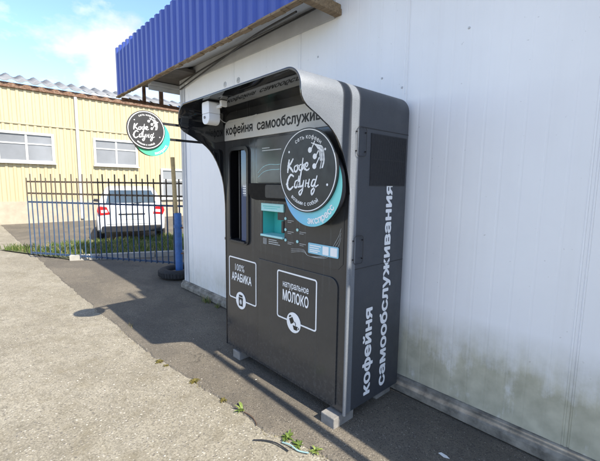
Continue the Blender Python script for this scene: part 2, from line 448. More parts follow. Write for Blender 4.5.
def logo(mb, o, U, V, cx, cy, r):
    """brush-written two words with notes, two arcs of small print, in a disc of radius r"""
    S = lambda pts, w=.062, **k: stroke(mb, pts, w, o, U, V, r, cx, cy, **k)
    S0 = S
    S = lambda pts, w=.062, **k: S0([((p[0] + .73) * .87 - .69, (p[1] - .05) * .9 - .02) for p in pts], w * .88, **k)
    # first word
    S([(-.66, .40), (-.70, .22), (-.73, .02)], .075); S([(-.48, .42), (-.60, .28), (-.70, .20)]); S([(-.70, .21), (-.58, .14), (-.47, .03)], .07)
    S([(-.33, .23), (-.42, .18), (-.42, .07), (-.34, .06), (-.28, .14), (-.31, .23), (-.24, .21)], .055)
    S([(-.06, .42), (-.11, .15), (-.19, -.17), (-.25, -.18), (-.22, -.06)], .058)
    S([(-.10, .25), (-.20, .22), (-.22, .11), (-.13, .09), (-.05, .15), (-.06, .24), (-.12, .25)], .05); S([(-.06, .2), (.02, .25), (.0, .12), (.04, .1)], .05)
    S([(.03, .16), (.12, .20), (.13, .27), (.06, .27), (.03, .17), (.07, .09), (.16, .1), (.2, .14)], .052)
    S = lambda pts, w=.062, **k: S0([((p[0] + .64) * 1.02 - .69, p[1] + .02) for p in pts], w * .9, **k)
    # second word
    S([(-.40, -.16), (-.52, -.12), (-.63, -.26), (-.64, -.42), (-.55, -.49), (-.42, -.41)], .075)
    S([(-.25, -.25), (-.34, -.29), (-.37, -.41), (-.30, -.43), (-.23, -.3), (-.25, -.41), (-.18, -.42)], .055)
    S([(-.17, -.25), (-.17, -.40), (-.08, -.38), (-.03, -.25)], .055); S([(-.03, -.25), (-.08, -.5), (-.16, -.62), (-.2, -.55), (-.08, -.46)], .05)
    S([(.05, -.24), (.02, -.42)], .06); S([(.03, -.33), (.13, -.32)], .045); S([(.16, -.22), (.12, -.40), (.18, -.41)], .055)
    S([(.37, -.24), (.28, -.25), (.23, -.37), (.3, -.39), (.37, -.28), (.42, -.14)], .052); S([(.36, -.28), (.33, -.5), (.25, -.6), (.24, -.5), (.36, -.42), (.47, -.36)], .048)
    S = lambda pts, w=.062, **k: S0([(p[0] + .15, p[1]) for p in pts], w, **k)
    # notes on a bent stave
    for q in range(5):
        t = q * .052
        S([(.02 + t, .66 - t * .35), (.16 + t, .60 - t * .2), (.29 + t * .7, .45), (.34 + t * .6, .22), (.31 + t * .5, .03 + t * .1)][:(5 if q in (1, 3, 4) else 4)], .022, taper=False)
    S([(.22, .56), (.40, .44)], .06, smooth=False)
    for (nx, ny) in ((-.02, .49), (.15, .33), (.14, .1)):
        mb.prism(circle((nx + .15) * r + cx, ny * r + cy, .068 * r, 20), Vector(o), Vector(U), Vector(V), Vector(U).cross(Vector(V)) * .0004)
        S([(nx + .05, ny + .02), (nx + .16, ny + .2)], .028, smooth=False, taper=False)
    arc_text(mb, 'сеть кофеен', o, U, V, cx, cy, r * .77, R(86), r * .105, bold=.012, track=.14)
    arc_text(mb, 'возьми с собой', o, U, V, cx, cy, r * .86, R(266), r * .1, inside=True, bold=.012, track=.12)
    for a in (37, 143, 205, 335): mb.prism(circle(cx + r * .8 * math.cos(R(a)), cy + r * .8 * math.sin(R(a)), .03 * r, 12), Vector(o), Vector(U), Vector(V), Vector(U).cross(Vector(V)) * .0004)

# ================================================================ THE SETTING
g = MB()
g.add([(-160, -200, 0), (160, -200, 0), (160, 200, 0), (-160, 200, 0)], [(0, 1, 2, 3)])
tag(g.build('ground', M['concrete']), kind='structure')

edge = [(-16, -.75), (-9, -.68), (-5, -.63), (-3.4, -.6), (-2.49, -.57), (-1.71, -.545), (-1.19, -.475), (-.78, -.435), (-.6, -.42), (-.33, -.41), (-.16, -.36), (.04, -.31), (.4, -.27), (1, -.22), (4, -.1), (9, 0)]
fine = []
for (x0, y0), (x1, y1) in zip(edge, edge[1:]):
    n = max(2, int(abs(x1 - x0) / .018))
    for k in range(n):
        t = k / n; x = x0 + (x1 - x0) * t; y = y0 + (y1 - y0) * t
        y += .03 * mnoise.noise(Vector((x * 3, 1.3, 0))) + .022 * mnoise.noise(Vector((x * 9, 4.1, 0))) + .013 * mnoise.noise(Vector((x * 34, 2.2, 0)))
        fine.append((x, y))
fine.append(edge[-1])
a = MB(); n = len(fine)
a.add([(x, y, -.002) for x, y in fine] + [(x, y + .014 + .006 * mnoise.noise(Vector((x * 25, 9, 0))), .0095) for x, y in fine] + [(x, 9, .0095) for x, y in fine],
      [(i, i + 1, n + i + 1, n + i) for i in range(n - 1)] + [(n + i, n + i + 1, 2 * n + i + 1, 2 * n + i) for i in range(n - 1)])
tag(a.build('asphalt_pavement', M['asphalt']), kind='structure')

# verge beyond the fence: soil sheet and its kerb
s = MB(); s.add([(-9.5, -1.2, .03), (-7.2, -.2, .03), (-6.55, 1.3, .03), (-5.8, 3.0, .03), (-4.6, 7, .03), (-9.0, 7, .03), (-9.3, 2.2, .03)], [tuple(range(7))])
tag(s.build('verge', M['soil']), kind='structure')
k = MB()
kp = [(-7.2, -.2), (-6.55, 1.3), (-5.8, 3.0), (-4.6, 7.0)]
for p, q in zip(kp, kp[1:]):
    d = (Vector(q) - Vector(p)); m = int(d.length / .8) + 1
    for i in range(m):
        u = Vector(p) + d * (i / m); w = Vector(p) + d * ((i + .97) / m)
        k.bar((u.x, u.y, .05), (w.x, w.y, .05), .13, .13)
tag(k.build('kerb', M['curb'], bevel=.01), kind='structure')

# ================================================================ BUILDING
WY = .69
PX = 2.2
bld = thing('panel_building', (-1.5, 3.2, 0), 'white sandwich panel building with a blue corrugated canopy fascia, standing behind the coffee kiosk', 'building')
w = MB(); xs = []; x = -3.78
prof = [(-3.78, 0)]
i = 0; jx = -.09 - 1.15 * 4
joints = [(-.09 + 1.15 * q) for q in range(-4, 3)]
marks = []
for q in range(-60, 40):
    xx = -.09 + q * .115
    if -3.7 < xx < 2.15: marks.append((xx, q % 10 == 0))
for xx, big in marks:
    if big: prof += [(xx - .022, 0), (xx - .018, .004), (xx - .011, .004), (xx - .007, 0), (xx + .005, 0), (xx + .009, .007), (xx + .016, .007), (xx + .02, 0)]
    else: prof += [(xx - .009, 0), (xx - .005, .0008), (xx + .005, .0008), (xx + .009, 0)]
prof.append((PX - .004, 0)); n = len(prof)
w.add([(x, WY + d, .12) for x, d in prof] + [(x, WY + d, 4.4) for x, d in prof], [(q, q + 1, n + q + 1, n + q) for q in range(n - 1)])
w.add([(-3.78, WY, .12), (-3.78, 6, .12), (-3.78, 6, 4.4), (-3.78, WY, 4.4)], [(0, 1, 2, 3)])
w.add([(PX - .004, WY, .12), (PX - .004, 6, .12), (PX - .004, 6, 4.4), (PX - .004, WY, 4.4)], [(3, 2, 1, 0)])
w.add([(-3.78, 6, .12), (PX - .004, 6, .12), (PX - .004, 6, 4.4), (-3.78, 6, 4.4)], [(0, 1, 2, 3)])
w.build('wall', M['wall'], bld, fix=False)
MB().box(-3.8, PX - .006, .24, 6.02, 4.402, 4.45).build('roof', M['trim'], bld)
MB().box(-.72, PX - .006, .2, WY - .002, 3.45, 3.52).build('shade_eave', M['soffit'], bld)  # unseen overhang, set low to darken the upper wall
sl = MB()
sp = [(WY - .055, .02), (WY - .055, .075), (WY - .03, .1), (WY - .03, .118), (WY - .012, .128), (WY + .05, .128), (WY + .05, .02)]
sl.prism([(y, z) for y, z in sp], (-3.84, 0, 0), (0, 1, 0), (0, 0, 1), (6.03, 0, 0))
sl.build('base_sill', M['sill'], bld, bevel=.004)
ct = MB(); ct.box(-3.8, -3.66, WY - .012, WY - .002, .13, 3.12); ct.box(-3.8, -3.788, WY - .002, WY + .16, .13, 3.12)
ct.box(-3.735, -3.727, WY - .018, WY - .012, .13, 3.12)
ct.build('corner_trim', M['trim'], bld, bevel=.003)
tt = MB(); tt.box(-3.66, -.8, WY - .014, WY - .002, 3.0, 3.155); tt.box(-3.66, -.8, WY - .018, WY - .014, 3.0, 3.008)
tt.build('top_flashing', M['trim'], bld)
for bx, bz in ((-2.58, 2.79), (-2.29, 2.785)):
    wb = MB(); wb.lathe([(0, -.016), (.012, -.016), (.012, -.009), (.03, -.006), (.034, 0)], (bx, WY, bz), 20, axis=(0, 1, 0))
    wb.build('bolt_washer', M['trim'], bld, smooth=True)
for bx, bz in ((-1.55, 2.72), (-1.0, 2.74), (-.3, 2.42), (-.12, 2.32), (.35, 2.6)):
    wb = MB(); wb.lathe([(0, -.006), (.006, -.006), (.009, 0)], (bx, WY, bz), 10, axis=(0, 1, 0)); wb.build('screw_head', M['trim'], bld)

# canopy: corrugated fascia, soffit, open frame at its left end
FY = .3; X0, X1 = -5.35, -.79
f = MB(); P = .165; prof = []; x = X0
while x < X1:
    prof += [(x, 0), (x + .052, 0), (x + .076, -.026), (x + .136, -.026), (x + .16, 0)]; x += P
prof = [(min(x, X1), d) for x, d in prof]; n = len(prof)
f.add([(x, FY + d, 3.03) for x, d in prof] + [(x, FY + d, 3.775) for x, d in prof], [(q, q + 1, n + q + 1, n + q) for q in range(n - 1)])
f.build('fascia_cladding', M['blue'], bld, solid=.0025, fix=False)
bt = MB(); x = X0
while x < X1 - .03:
    ln = random.uniform(.05, .16); dz = random.uniform(-.011, .008); xe = min(X1, x + ln)
    bt.box(x, xe - .002, FY - .03 + random.uniform(-.006, .006), FY + .03, 3.012 + dz * .7, 3.028); x = xe
bt.build('bottom_batten', M['timber'], bld, bevel=.003)
m = MB(); sv = [(x, y, z + q) for q in (0, .015) for x in (X1 - 3.25, X1 - .012) for y, z in ((FY + .032, 3.035), (WY - .002, 3.165))]
m.add(sv, [(0, 1, 3, 2), (4, 6, 7, 5), (0, 2, 6, 4), (1, 5, 7, 3), (0, 4, 5, 1), (2, 3, 7, 6)]); m.build('soffit', M['soffit'], bld)
MB().box(X0, X1 - .005, FY + .03, WY + 2.2, 3.62, 3.66).build('canopy_deck', M['deck'], bld)
et = MB(); et.bar((X1 + .03, FY - .04, 3.03), (X1 + .03, WY - .004, 3.03), .07, .05); et.bar((X1 + .03, FY - .03, 3.075), (X1 + .03, WY - .004, 3.075), .05, .035)
et.build('end_timber', M['timber'], bld, bevel=.005)
bm_ = MB(); bm_.box(-4.13, -4.02, FY + .05, 2.6, 3.0, 3.05); bm_.box(-4.12, -4.11, FY + .05, 2.6, 2.94, 3.0)
bm_.build('soffit_edge_beam', M['soffit'], bld, bevel=.004)
MB().box(-4.5, -3.3, FY + .05, 2.6, 3.06, 3.1).build('dark_lining', M['deck'], bld)
for nm, pa, pb, ww in (('frame_beam', (-5.3, FY + .05, 2.99), (-5.3, 2.6, 2.965), .05), ('frame_beam', (-5.3, .7, 3.3), (-5.3, 2.6, 3.27), .045),
                       ('frame_post', (-5.3, .72, 2.99), (-5.3, .72, 3.6), .05), ('frame_post', (-5.3, 1.02, 2.98), (-5.3, 1.02, 3.6), .06), ('frame_post', (-5.3, 1.45, 2.98), (-5.3, 1.45, 3.28), .04),
                       ('frame_beam', (-5.3, 1.02, 3.28), (-4.12, 1.02, 3.28), .06)):
    MB().bar(pa, pb, ww).build(nm, M['rust'], bld, bevel=.004)

# unseen leaning block, pole and crossbar to the right, shaped to cast the shade
LEAN = .04
PX = 2.2
def lean(y, z): return y + .011 + LEAN * (z - PX * .97)
pp = MB(); pv = []
for z in (0, 6.1):
    for x in (PX, 3.6): pv += [(x, lean(.014, z), z), (x, WY - .003, z)]
pp.add(pv, [(0, 1, 3, 2), (4, 6, 7, 5), (0, 2, 6, 4), (1, 5, 7, 3), (0, 4, 5, 1), (2, 3, 7, 6)])
pp.build('shade_block', M['wall'], bld)
dp = MB(); dp.tube([(PX + .04, lean(-.102, 0), 0), (PX + .04, lean(-.102, 6.1), 6.1)], .034, 16); dp.build('shade_pole', M['trim'], bld, smooth=True)
MB().box(PX + .025, PX + .055, lean(-.08, 3.19), lean(.012, 3.19), 3.14, 3.24).build('shade_crossbar', M['steel'], bld)

# cables under the canopy
def cable(pts, r, label):
    m = MB(); m.tube([tuple(p) for p in crom(pts, 10)], r, 8); tag(m.build('cable', M['cable'], smooth=True), label, 'cable', 'cables under the canopy')
cable([(-3.75, .66, 2.93), (-3.3, .655, 2.985), (-2.75, .62, 3.03), (-2.2, .56, 3.05), (-1.6, .46, 3.04), (-.95, .38, 3.01)], .009, 'black cable sagging away from the wall towards the blue fascia')
cable([(-3.78, .665, 2.99), (-3.2, .655, 3.055), (-2.4, .645, 3.095), (-1.7, .635, 3.11), (-1.1, .625, 3.115), (-.82, .6, 3.11)], .008, 'straighter black cable running along the top of the white wall')

# ================================================================ COFFEE KIOSK
KW, KD, KH, KZ = 1.47, .61, 2.225, .1
kio = thing('coffee_kiosk', (-KW / 2, .3, 0), 'dark grey self service coffee kiosk with a curved hood and round logo sign', 'coffee kiosk')
contour = [(.1, 0), (1.36, 0), (1.42, -.001), (1.5, -.006), (1.59, -.016), (1.66, -.031), (1.73, -.055), (1.79, -.082), (1.845, -.115), (1.88, -.143), (1.91, -.175), (1.935, -.21), (1.955, -.25), (1.975, -.285), (1.99, -.315), (2.003, -.345), (2.02, -.378), (2.04, -.402), (2.065, -.418), (2.1, -.424), (2.235, -.424)]
def yf(z):
    for (z0, y0), (z1, y1) in zip(contour, contour[1:]):
        if z <= z1: return y0 + (y1 - y0) * (z - z0) / (z1 - z0)
    return -.424
RC = .115
path = []
zs = sorted({c[0] for c in contour if c[0] < KH - RC} | {KH - RC})
zz = []
for a0, a1 in zip(zs, zs[1:]):
    m = 3 if a0 > 1.36 else 1
    zz += [a0 + (a1 - a0) * q / m for q in range(m)]
zz.append(KH - RC)
path += [(0.0, z) for z in zz]
path += [(-RC + RC * math.cos(R(t)), KH - RC + RC * math.sin(R(t))) for t in range(9, 91, 9)]
path += [(-KW + RC - RC * math.sin(R(t)), KH - RC + RC * math.cos(R(t))) for t in range(0, 82, 9)]
path += [(-KW, z) for z in reversed(zz)]
h = MB(); n = len(path)
def shell_y(u, z):
    return yf(z)
cols = [0, .34, .66, 1]
vs = []
for (x, z) in path:
    y0 = shell_y(x, z)
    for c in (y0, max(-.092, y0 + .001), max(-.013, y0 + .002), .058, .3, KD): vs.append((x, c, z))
fs = []
for q in range(n - 1):
    for c in range(5): h.f.append((q * 6 + c, q * 6 + c + 1, q * 6 + c + 7, q * 6 + c + 6)); h.mi.append(2 if c in (0, 2) else 0)  # sun painted on as silver bands, the pole's shadow as the dark gap
h.v = vs
hood = h.build('hood_shell', [M['shell'], M['liner'], M['sunlit_silver'], M['liner']], kio, smooth=True, fix=False)
me = hood.data
# outward normals
cen = Vector((-KW / 2, .1, 1.1))
if (me.polygons[0].normal.x) < 0: me.flip_normals()
sm = hood.modifiers.new('thickness', 'SOLIDIFY'); sm.thickness = .013; sm.offset = -1; sm.material_offset = 1; sm.material_offset_rim = 1
bv = hood.modifiers.new('bevel', 'BEVEL'); bv.width = .002; bv.segments = 2; bv.limit_method = 'ANGLE'; bv.angle_limit = R(50)

cp = MB(); cp.tube([(.003, -.008, KZ), (.003, -.008, 1.38), (.001, -.006, 1.5), (-.005, -.001, 1.58)], [.0125, .0125, .011, .006], 20)
cp.build('sun_edge_post', M['sunlit_silver'], kio, smooth=True)  # added post in silver, makes the front edge look sunlit
# front with a pick-up window and a cup niche cut into it
XI0, XI1 = -KW + .0135, -.0135
gx = [XI0, -1.374, -1.10, -.9, -.63, XI1]; gz = [KZ, 1.10, 1.2, 1.446, 1.895, KH - RC]
holes = {(1, 1): 'w', (1, 2): 'w', (1, 3): 'w', (3, 2): 'n'}
fp = MB()
for i in range(5):
    for j in range(5):
        if (i, j) in holes: continue
        fp.add([(gx[i], 0.004, gz[j]), (gx[i + 1], 0.004, gz[j]), (gx[i + 1], 0.004, gz[j + 1]), (gx[i], 0.004, gz[j + 1])], [(0, 1, 2, 3)])
fp.add([(XI0, .004, KZ), (XI1, .004, KZ), (XI1, KD - .01, KZ), (XI0, KD - .01, KZ)], [(0, 3, 2, 1)])
ri = RC - .012; top = [(XI1, gz[5])] + [(XI1 - ri + ri * math.cos(R(t)), KH - RC + ri * math.sin(R(t))) for t in range(0, 91, 10)] + [(XI0 + ri - ri * math.sin(R(t)), KH - RC + ri * math.cos(R(t))) for t in range(0, 91, 10)] + [(XI0, gz[5])]
top = top[1:-1]
fp.add([(x, .004, z) for x, z in top], [tuple(range(len(top)))])
bk = [(XI1, KZ)] + top + [(XI0, KZ)]
fp.add([(x, KD - .01, z) for x, z in bk], [tuple(range(len(bk)))[::-1]])
fp.build('front_panel', M['front'], kio, fix=False)
def recess(x0, x1, z0, z1, d):
    m = MB(); m.add([(x0, .004, z0), (x1, .004, z0), (x1, .004, z1), (x0, .004, z1), (x0, d, z0), (x1, d, z0), (x1, d, z1), (x0, d, z1)],
                    [(0, 4, 5, 1), (1, 5, 6, 2), (2, 6, 7, 3), (3, 7, 4, 0), (4, 7, 6, 5)]); return m
O = Vector((0, 0, 0)); UX = Vector((1, 0, 0)); UZ = Vector((0, 0, 1)); FR = Vector((0, -1, 0))
# pick-up window
win = recess(-1.374, -1.10, 1.10, 1.895, .2).build('pickup_window', M['matt'], kio, fix=False)
m = MB(); m.ringband(rrect(-1.392, -1.085, 1.085, 1.912, .05), rrect(-1.368, -1.112, 1.106, 1.885, .045), O, UX, UZ, FR * .012); m.build('frame', M['plastic_black'], win, smooth=True)
MB().box(-1.285, -1.27, .03, .05, 1.105, 1.885).build('glass_rail', M['plastic_black'], win)
m = MB(); m.box(-1.365, -1.12, -.03, .15, 1.1005, 1.115)
for q in range(7): m.box(-1.355 + q * .033, -1.345 + q * .033, -.026, .14, 1.115, 1.119)
m.build('drip_tray', M['plastic_black'], win, bevel=.003)
MB().box(-1.245, -1.165, .118, .124, 1.3, 1.338).build('teal_sticker', M['teal'], win)
m = MB(); m.flat([[(-1.175, z), (-1.115, z), (-1.115, z + .007), (-1.175, z + .007)] for z in (1.52, 1.54, 1.56, 1.58)], (0, -.001, 0), UX, UZ)
m.flat([[(x, 1.5), (x + .007, 1.5), (x + .007, 1.6), (x, 1.6)] for x in (-1.16, -1.135)], (0, -.0014, 0), UX, UZ)
MB().box(-1.20, -1.113, -.0004, .003, 1.12, 1.88).build('side_glass', M['navy'], win); m.build('price_marks', M['white_print'], win, fix=False)
# cup niche
ni = recess(-.9, -.63, 1.2, 1.446, .12).build('cup_niche', M['teal'], kio, fix=False)
MB().box(-.905, -.632, -.012, .002, 1.395, 1.456).build('header_label', M['teal_pale'], ni, bevel=.003)
m = MB(); m.flat([[(-.88, 1.43), (-.67, 1.43), (-.67, 1.436), (-.88, 1.436)], [(-.865, 1.415), (-.7, 1.415), (-.7, 1.42), (-.865, 1.42)]], (0, -.0128, 0), UX, UZ); m.build('fine_print', M['teal'], ni, fix=False)
MB().box(-.905, -.632, -.02, .1, 1.195, 1.212).build('shelf_lip', M['teal_pale'], ni, bevel=.003)
m = MB(); m.box(-.71, -.632, .0, .11, 1.335, 1.393); m.lathe([(.03, 0), (.03, .05), (.018, .055), (.018, .09)], (-.672, .05, 1.25), 16); m.build('dispenser_head', M['plastic_black'], ni)
m = MB(); m.box(-.66, -.634, -.006, .01, 1.24, 1.33); m.build('button_plate', M['plastic_black'], ni, bevel=.003)
# dark glass field with the screen above, control print below
m = MB(); m.ringband([(-1.0, 1.1), (-.96, 1.06), (-.09, 1.06), (-.05, 1.1), (-.05, 1.47), (-1.0, 1.47)], [(-.905, 1.19), (-.9, 1.19), (-.634, 1.19), (-.63, 1.2), (-.63, 1.45), (-.905, 1.45)], (0, .0038, 0), UX, UZ, FR * .003)
fld = m.build('control_field', M['door'], kio)
m = MB(); m.prism(rrect(-.965, -.1, 1.615, 1.955, .012), (0, -.001, 0), UX, UZ, FR * .008); scr = m.build('menu_screen', simple('screen_grey', (.062, .061, .06), .22, 0, .08, 3), kio, bevel=.002)
m = MB()
for zz_, x1 in ((1.874, -.8), (1.856, -.66)): m.flat([[(-.895, zz_), (x1, zz_), (x1, zz_ + .007), (-.895, zz_ + .007)]], (0, -.0098, 0), UX, UZ)
m.build('fine_print', M['grey_print'], scr, fix=False)
m = MB()
stroke(m, [(-.95, 1.69), (-.88, 1.735), (-.8, 1.752), (-.68, 1.75), (-.5, 1.78)], .003, (0, -.0098, 0), UX, UZ, taper=False)
stroke(m, [(-.95, 1.655), (-.87, 1.698), (-.78, 1.712), (-.68, 1.714), (-.5, 1.74)], .003, (0, -.0098, 0), UX, UZ, taper=False)
m.build('wave_lines', M['teal_pale'], scr, fix=False)
vis = [(-1.016, 1.61), (-1.016, 1.535), (-1.0, 1.505), (-.97, 1.488), (-.92, 1.48), (-.1, 1.48), (-.1, 1.61)]
m = MB(); m.prism(vis, (0, -.0008, 0), UX, UZ, FR * .055); m.build('screen_visor', M['matt'], kio, bevel=.006)
m = MB(); m.prism(rrect(-.79, -.12, 1.5, 1.6, .02), (0, -.056, 0), UX, UZ, FR * .004); m.build('scanner_glass', M['plastic_black'], kio, bevel=.002)
for dx, dz in ((-.615, 1.352), (-.614, 1.27), (-.483, 1.28), (-.613, 1.192), (-.482, 1.196)): MB().prism(circle(dx, dz, .011, 20), (0, .0005, 0), UX, UZ, FR * .005).build('button', M['teal_pale'], kio)
m = MB()
for dx, dz in ((-.615, 1.352), (-.614, 1.27), (-.483, 1.28), (-.613, 1.192), (-.482, 1.196)):
    for q in range(2): m.flat([[(dx + .022, dz - .014 - q * .012), (dx + .09 - q * .025, dz - .014 - q * .012), (dx + .09 - q * .025, dz - .0105 - q * .012), (dx + .022, dz - .0105 - q * .012)]], (0, -.0012, 0), UX, UZ)
for q in range(4): m.flat([[(-.89 + q * .012, 1.13), (-.884 + q * .012, 1.13), (-.884 + q * .012, 1.18), (-.89 + q * .012, 1.18)]], (0, -.0012, 0), UX, UZ)
for q in range(3): m.flat([[(-.82, 1.14 + q * .015), (-.68 - q * .02, 1.14 + q * .015), (-.68 - q * .02, 1.146 + q * .015), (-.82, 1.146 + q * .015)]], (0, -.0012, 0), UX, UZ)
for q in range(3): stroke(m, [(-.55, 1.11 + q * .012), (-.42, 1.13 + q * .008), (-.36, 1.11), (-.2, 1.12 + q * .01), (-.1, 1.2 + q * .03), (-.07, 1.27 + q * .03)], .002, (0, -.0014, 0), UX, UZ, taper=False)
m.build('control_print', M['grey_print'], kio, fix=False)
m = MB(); m.prism(rrect(-.365, -.085, 1.132, 1.205, .008), (0, -.003, 0), UX, UZ, FR * .003); st = m.build('payment_sticker', M['blue_pale'], kio)
m = MB(); m.flat([[(-.35, z), (-.24 - q, z), (-.24 - q, z + .007), (-.35, z + .007)] for q, z in ((0, 1.185), (.02, 1.17), (.01, 1.155), (.03, 1.143))], (0, -.007, 0), UX, UZ)
m.flat([rrect(-.225, -.17, 1.14, 1.197, .004), rrect(-.155, -.095, 1.14, 1.197, .004)], (0, -.0072, 0), UX, UZ); m.build('white_print', M['white_print'], st, fix=False)
# silver band with lettering
m = MB(); bp = rrect(-1.455, -.014, 1.975, 2.145, .012); 
bp = [(-.014, 1.975), (-.014, 2.145), (-1.38, 2.145), (-1.42, 2.135), (-1.445, 2.11), (-1.455, 2.07), (-1.455, 1.975)]
m.prism(bp, (0, .002, 0), UX, UZ, FR * .006); band = m.build('name_band', M['band'], kio, bevel=.002)
m = MB(); put_text(m, 'кофейня', (0, -.0055, 0), UX, UZ, -1.425, -1.03, 2.025, .072, .022); m.build('lettering', M['black_print'], band, fix=False); m = MB(); put_text(m, 'самообслуживания', (0, -.0055, 0), UX, UZ, -.965, -.05, 2.025, .072, .022)
m.build('lettering', M['black_print'], band, fix=False)
# lower door and the two printed labels
m = MB(); dpz = [(-.955, .125), (-.085, .125), (-.085, .92)] + [(-.155 + .07 * math.cos(R(t)), .93 + .07 * math.sin(R(t))) for t in range(10, 91, 10)] + [(-.955, 1.0)]
m.prism(dpz, (0, .003, 0), UX, UZ, FR * .009); m.build('lower_door', M['door'], kio, bevel=.0025)
def label(name, x0, x1, z0, z1, l1, l2, icon, y, t1, t2):
    m = MB(); m.ringband(rrect(x0, x1, z0, z1, .022), rrect(x0 + .011, x1 - .011, z0 + .011, z1 - .011, .013), (0, y, 0), UX, UZ, FR * .001)
    lb = m.build(name, M['white_print'], kio)
    for ln_, t_ in ((l1, t1), (l2, t2)): m = MB(); put_text(m, ln_, (0, y - .0012, 0), UX, UZ, *t_); m.build('lettering', M['white_print'], lb, fix=False)
    cx = (x0 + x1) / 2 - .02; cz = z0 + .002
    m = MB(); m.prism(circle(cx, cz, .077), (0, y - .0005, 0), UX, UZ, FR * .002); ic = m.build('icon_disc', M['white_print'], lb)
    m = MB(); oo = (0, y - .0033, 0)
    if icon == 'bag':
        m.flat([[(cx - .03, cz - .05), (cx + .03, cz - .05), (cx + .034, cz + .028), (cx - .034, cz + .028)], [(cx - .03, cz + .033), (cx + .03, cz + .033), (cx + .026, cz + .052), (cx - .026, cz + .052)]], oo, UX, UZ)
        q = MB(); q.prism([(cx + .015 * math.cos(R(t)), cz - .012 + .023 * math.sin(R(t))) for t in range(0, 360, 15)], (0, y - .0036, 0), UX, UZ, FR * .0004); q.build('bean_mark', M['white_print'], lb)
        q2 = MB(); stroke(q2, [(cx - .003, cz + .01), (cx + .004, cz - .01), (cx - .003, cz - .034)], .004, (0, y - .0046, 0), UX, UZ); q2.build('bean_crease', M['black_print'], lb, fix=False)
    else:
        m.flat([[(cx - .05, cz + .02), (cx - .012, cz + .042), (cx + .006, cz + .012), (cx - .002, cz - .002), (cx - .03, cz - .018)], [(cx - .055, cz + .035), (cx - .04, cz + .052), (cx - .02, cz + .046), (cx - .046, cz + .03)],
                [(cx - .008, cz - .02), (cx + .046, cz - .02), (cx + .038, cz - .052), (cx + .004, cz - .052)]], oo, UX, UZ)
        stroke(m, [(cx + .008, cz + .01), (cx + .022, cz + .0), (cx + .024, cz - .018)], .008, oo, UX, UZ); stroke(m, [(cx + .046, cz - .024), (cx + .06, cz - .03), (cx + .042, cz - .044)], .006, oo, UX, UZ)
    m.build('icon_mark', M['black_print'], lb, fix=False)
label('arabica_label', -1.413, -.99, .575, .957, '100%', 'АРАБИКА', 'bag', .0025, (-1.31, -1.165, .84, .062, .0), (-1.365, -1.06, .745, .07, .026))
label('milk_label', -.703, -.269, .583, .956, 'натуральное', 'МОЛОКО', 'milk', -.0072, (-.632, -.352, .838, .05, .01), (-.632, -.352, .735, .078, .028))
# big round sign on the front
SX, SZ = -.2865, 1.692
rs = MB(); rs.prism(circle(SX + .026, SZ - .092, .269, 96), (0, -.062, 0), UX, UZ, FR * .03)
tm = teal_grad('teal_sign_gradient', 0, (.17, .43, .74), (.2, .68, .61), SX - .2, SX + .3)
sg = rs.build('round_sign', [tm, M['plastic_black']], kio, smooth=True)
for p in sg.data.polygons:
    if p.normal.y > -.5: p.material_index = 1
m = MB(); m.prism(circle(SX + .005, SZ - .09, .255, 72), (0, -.002, 0), UX, UZ, FR * .058); m.build('mount_drum', M['plastic_black'], sg, smooth=True)
m = MB(); m.prism(circle(SX, SZ, .27, 96), (0, -.094, 0), UX, UZ, FR * .016); m.build('face_disc', M['disc_black'], sg, smooth=True)
m = MB(); m.ringband(circle(SX, SZ, .262, 96), circle(SX, SZ, .256, 96), (0, -.1102, 0), UX, UZ, FR * .0008); logo(m, (0, -.1112, 0), UX, UZ, SX, SZ, .262); m.build('logo_print', M['white_print'], sg, fix=False)
m = MB(); arc_text(m, 'экспресс', (0, -.0932, 0), UX, UZ, SX + .026, SZ - .092, .25, R(296), .044, inside=True, bold=.03, track=.12); m.build('lettering', M['white_print'], sg, fix=False)
# right side: seams, vent, pulls, lettering
SIDE = Vector((0, 0, 0)); UY = Vector((0, 1, 0))
MB().box(.0002, .0016, .085, KD, 1.956, 1.961).build('panel_seam', M['black_print'], kio); MB().box(.0002, .0016, .06, KD, 1.066, 1.07).build('panel_seam', M['black_print'], kio)
m = MB(); m.box(.0002, .004, .18, .586, 1.6, 1.932)
for q in range(40): m.box(.004, .0052, .186 + q * .0101, .1905 + q * .0101, 1.606, 1.926)
m.box(.0052, .006, .182, .584, 1.768, 1.772); m.build('vent_grille', M['mesh'], kio)
for z0, z1 in ((1.78, 1.955), (1.105, 1.285)):
    m = MB(); pts = [(.011, y, z) for y, z in rrect(.03, .122, z0, z1, .022, 4)]
    m.tube(pts, .0019, 6, closed=True)
    for y_, z_ in ((.03, z0 + .03), (.03, z1 - .03), (.122, z0 + .03), (.122, z1 - .03)): m.box(.0002, .012, y_ - .004, y_ + .004, z_ - .004, z_ + .004)
    m.build('wire_pull', M['plastic_black'], kio)
m = MB(); put_text(m, 'кофейня', (.0012, 0, 0), UZ, -UY, .16, .775, -.258, .084, .036); m.build('side_lettering', M['white_print'], kio, fix=False)
m = MB(); put_text(m, 'самообслуживания', (.0012, 0, 0), UZ, -UY, .16, 1.612, -.437, .084, .036); m.build('side_lettering', M['white_print'], kio, fix=False)
MB().box(-KW - .03, -KW - .001, .01, .04, 1.09, 1.115).build('side_latch', M['plastic_black'], kio, bevel=.004)
m = MB(); m.box(-KW + .02, -.02, .05, KD - .03, KZ - .018, KZ - .001); m.build('base_frame', M['plastic_black'], kio)

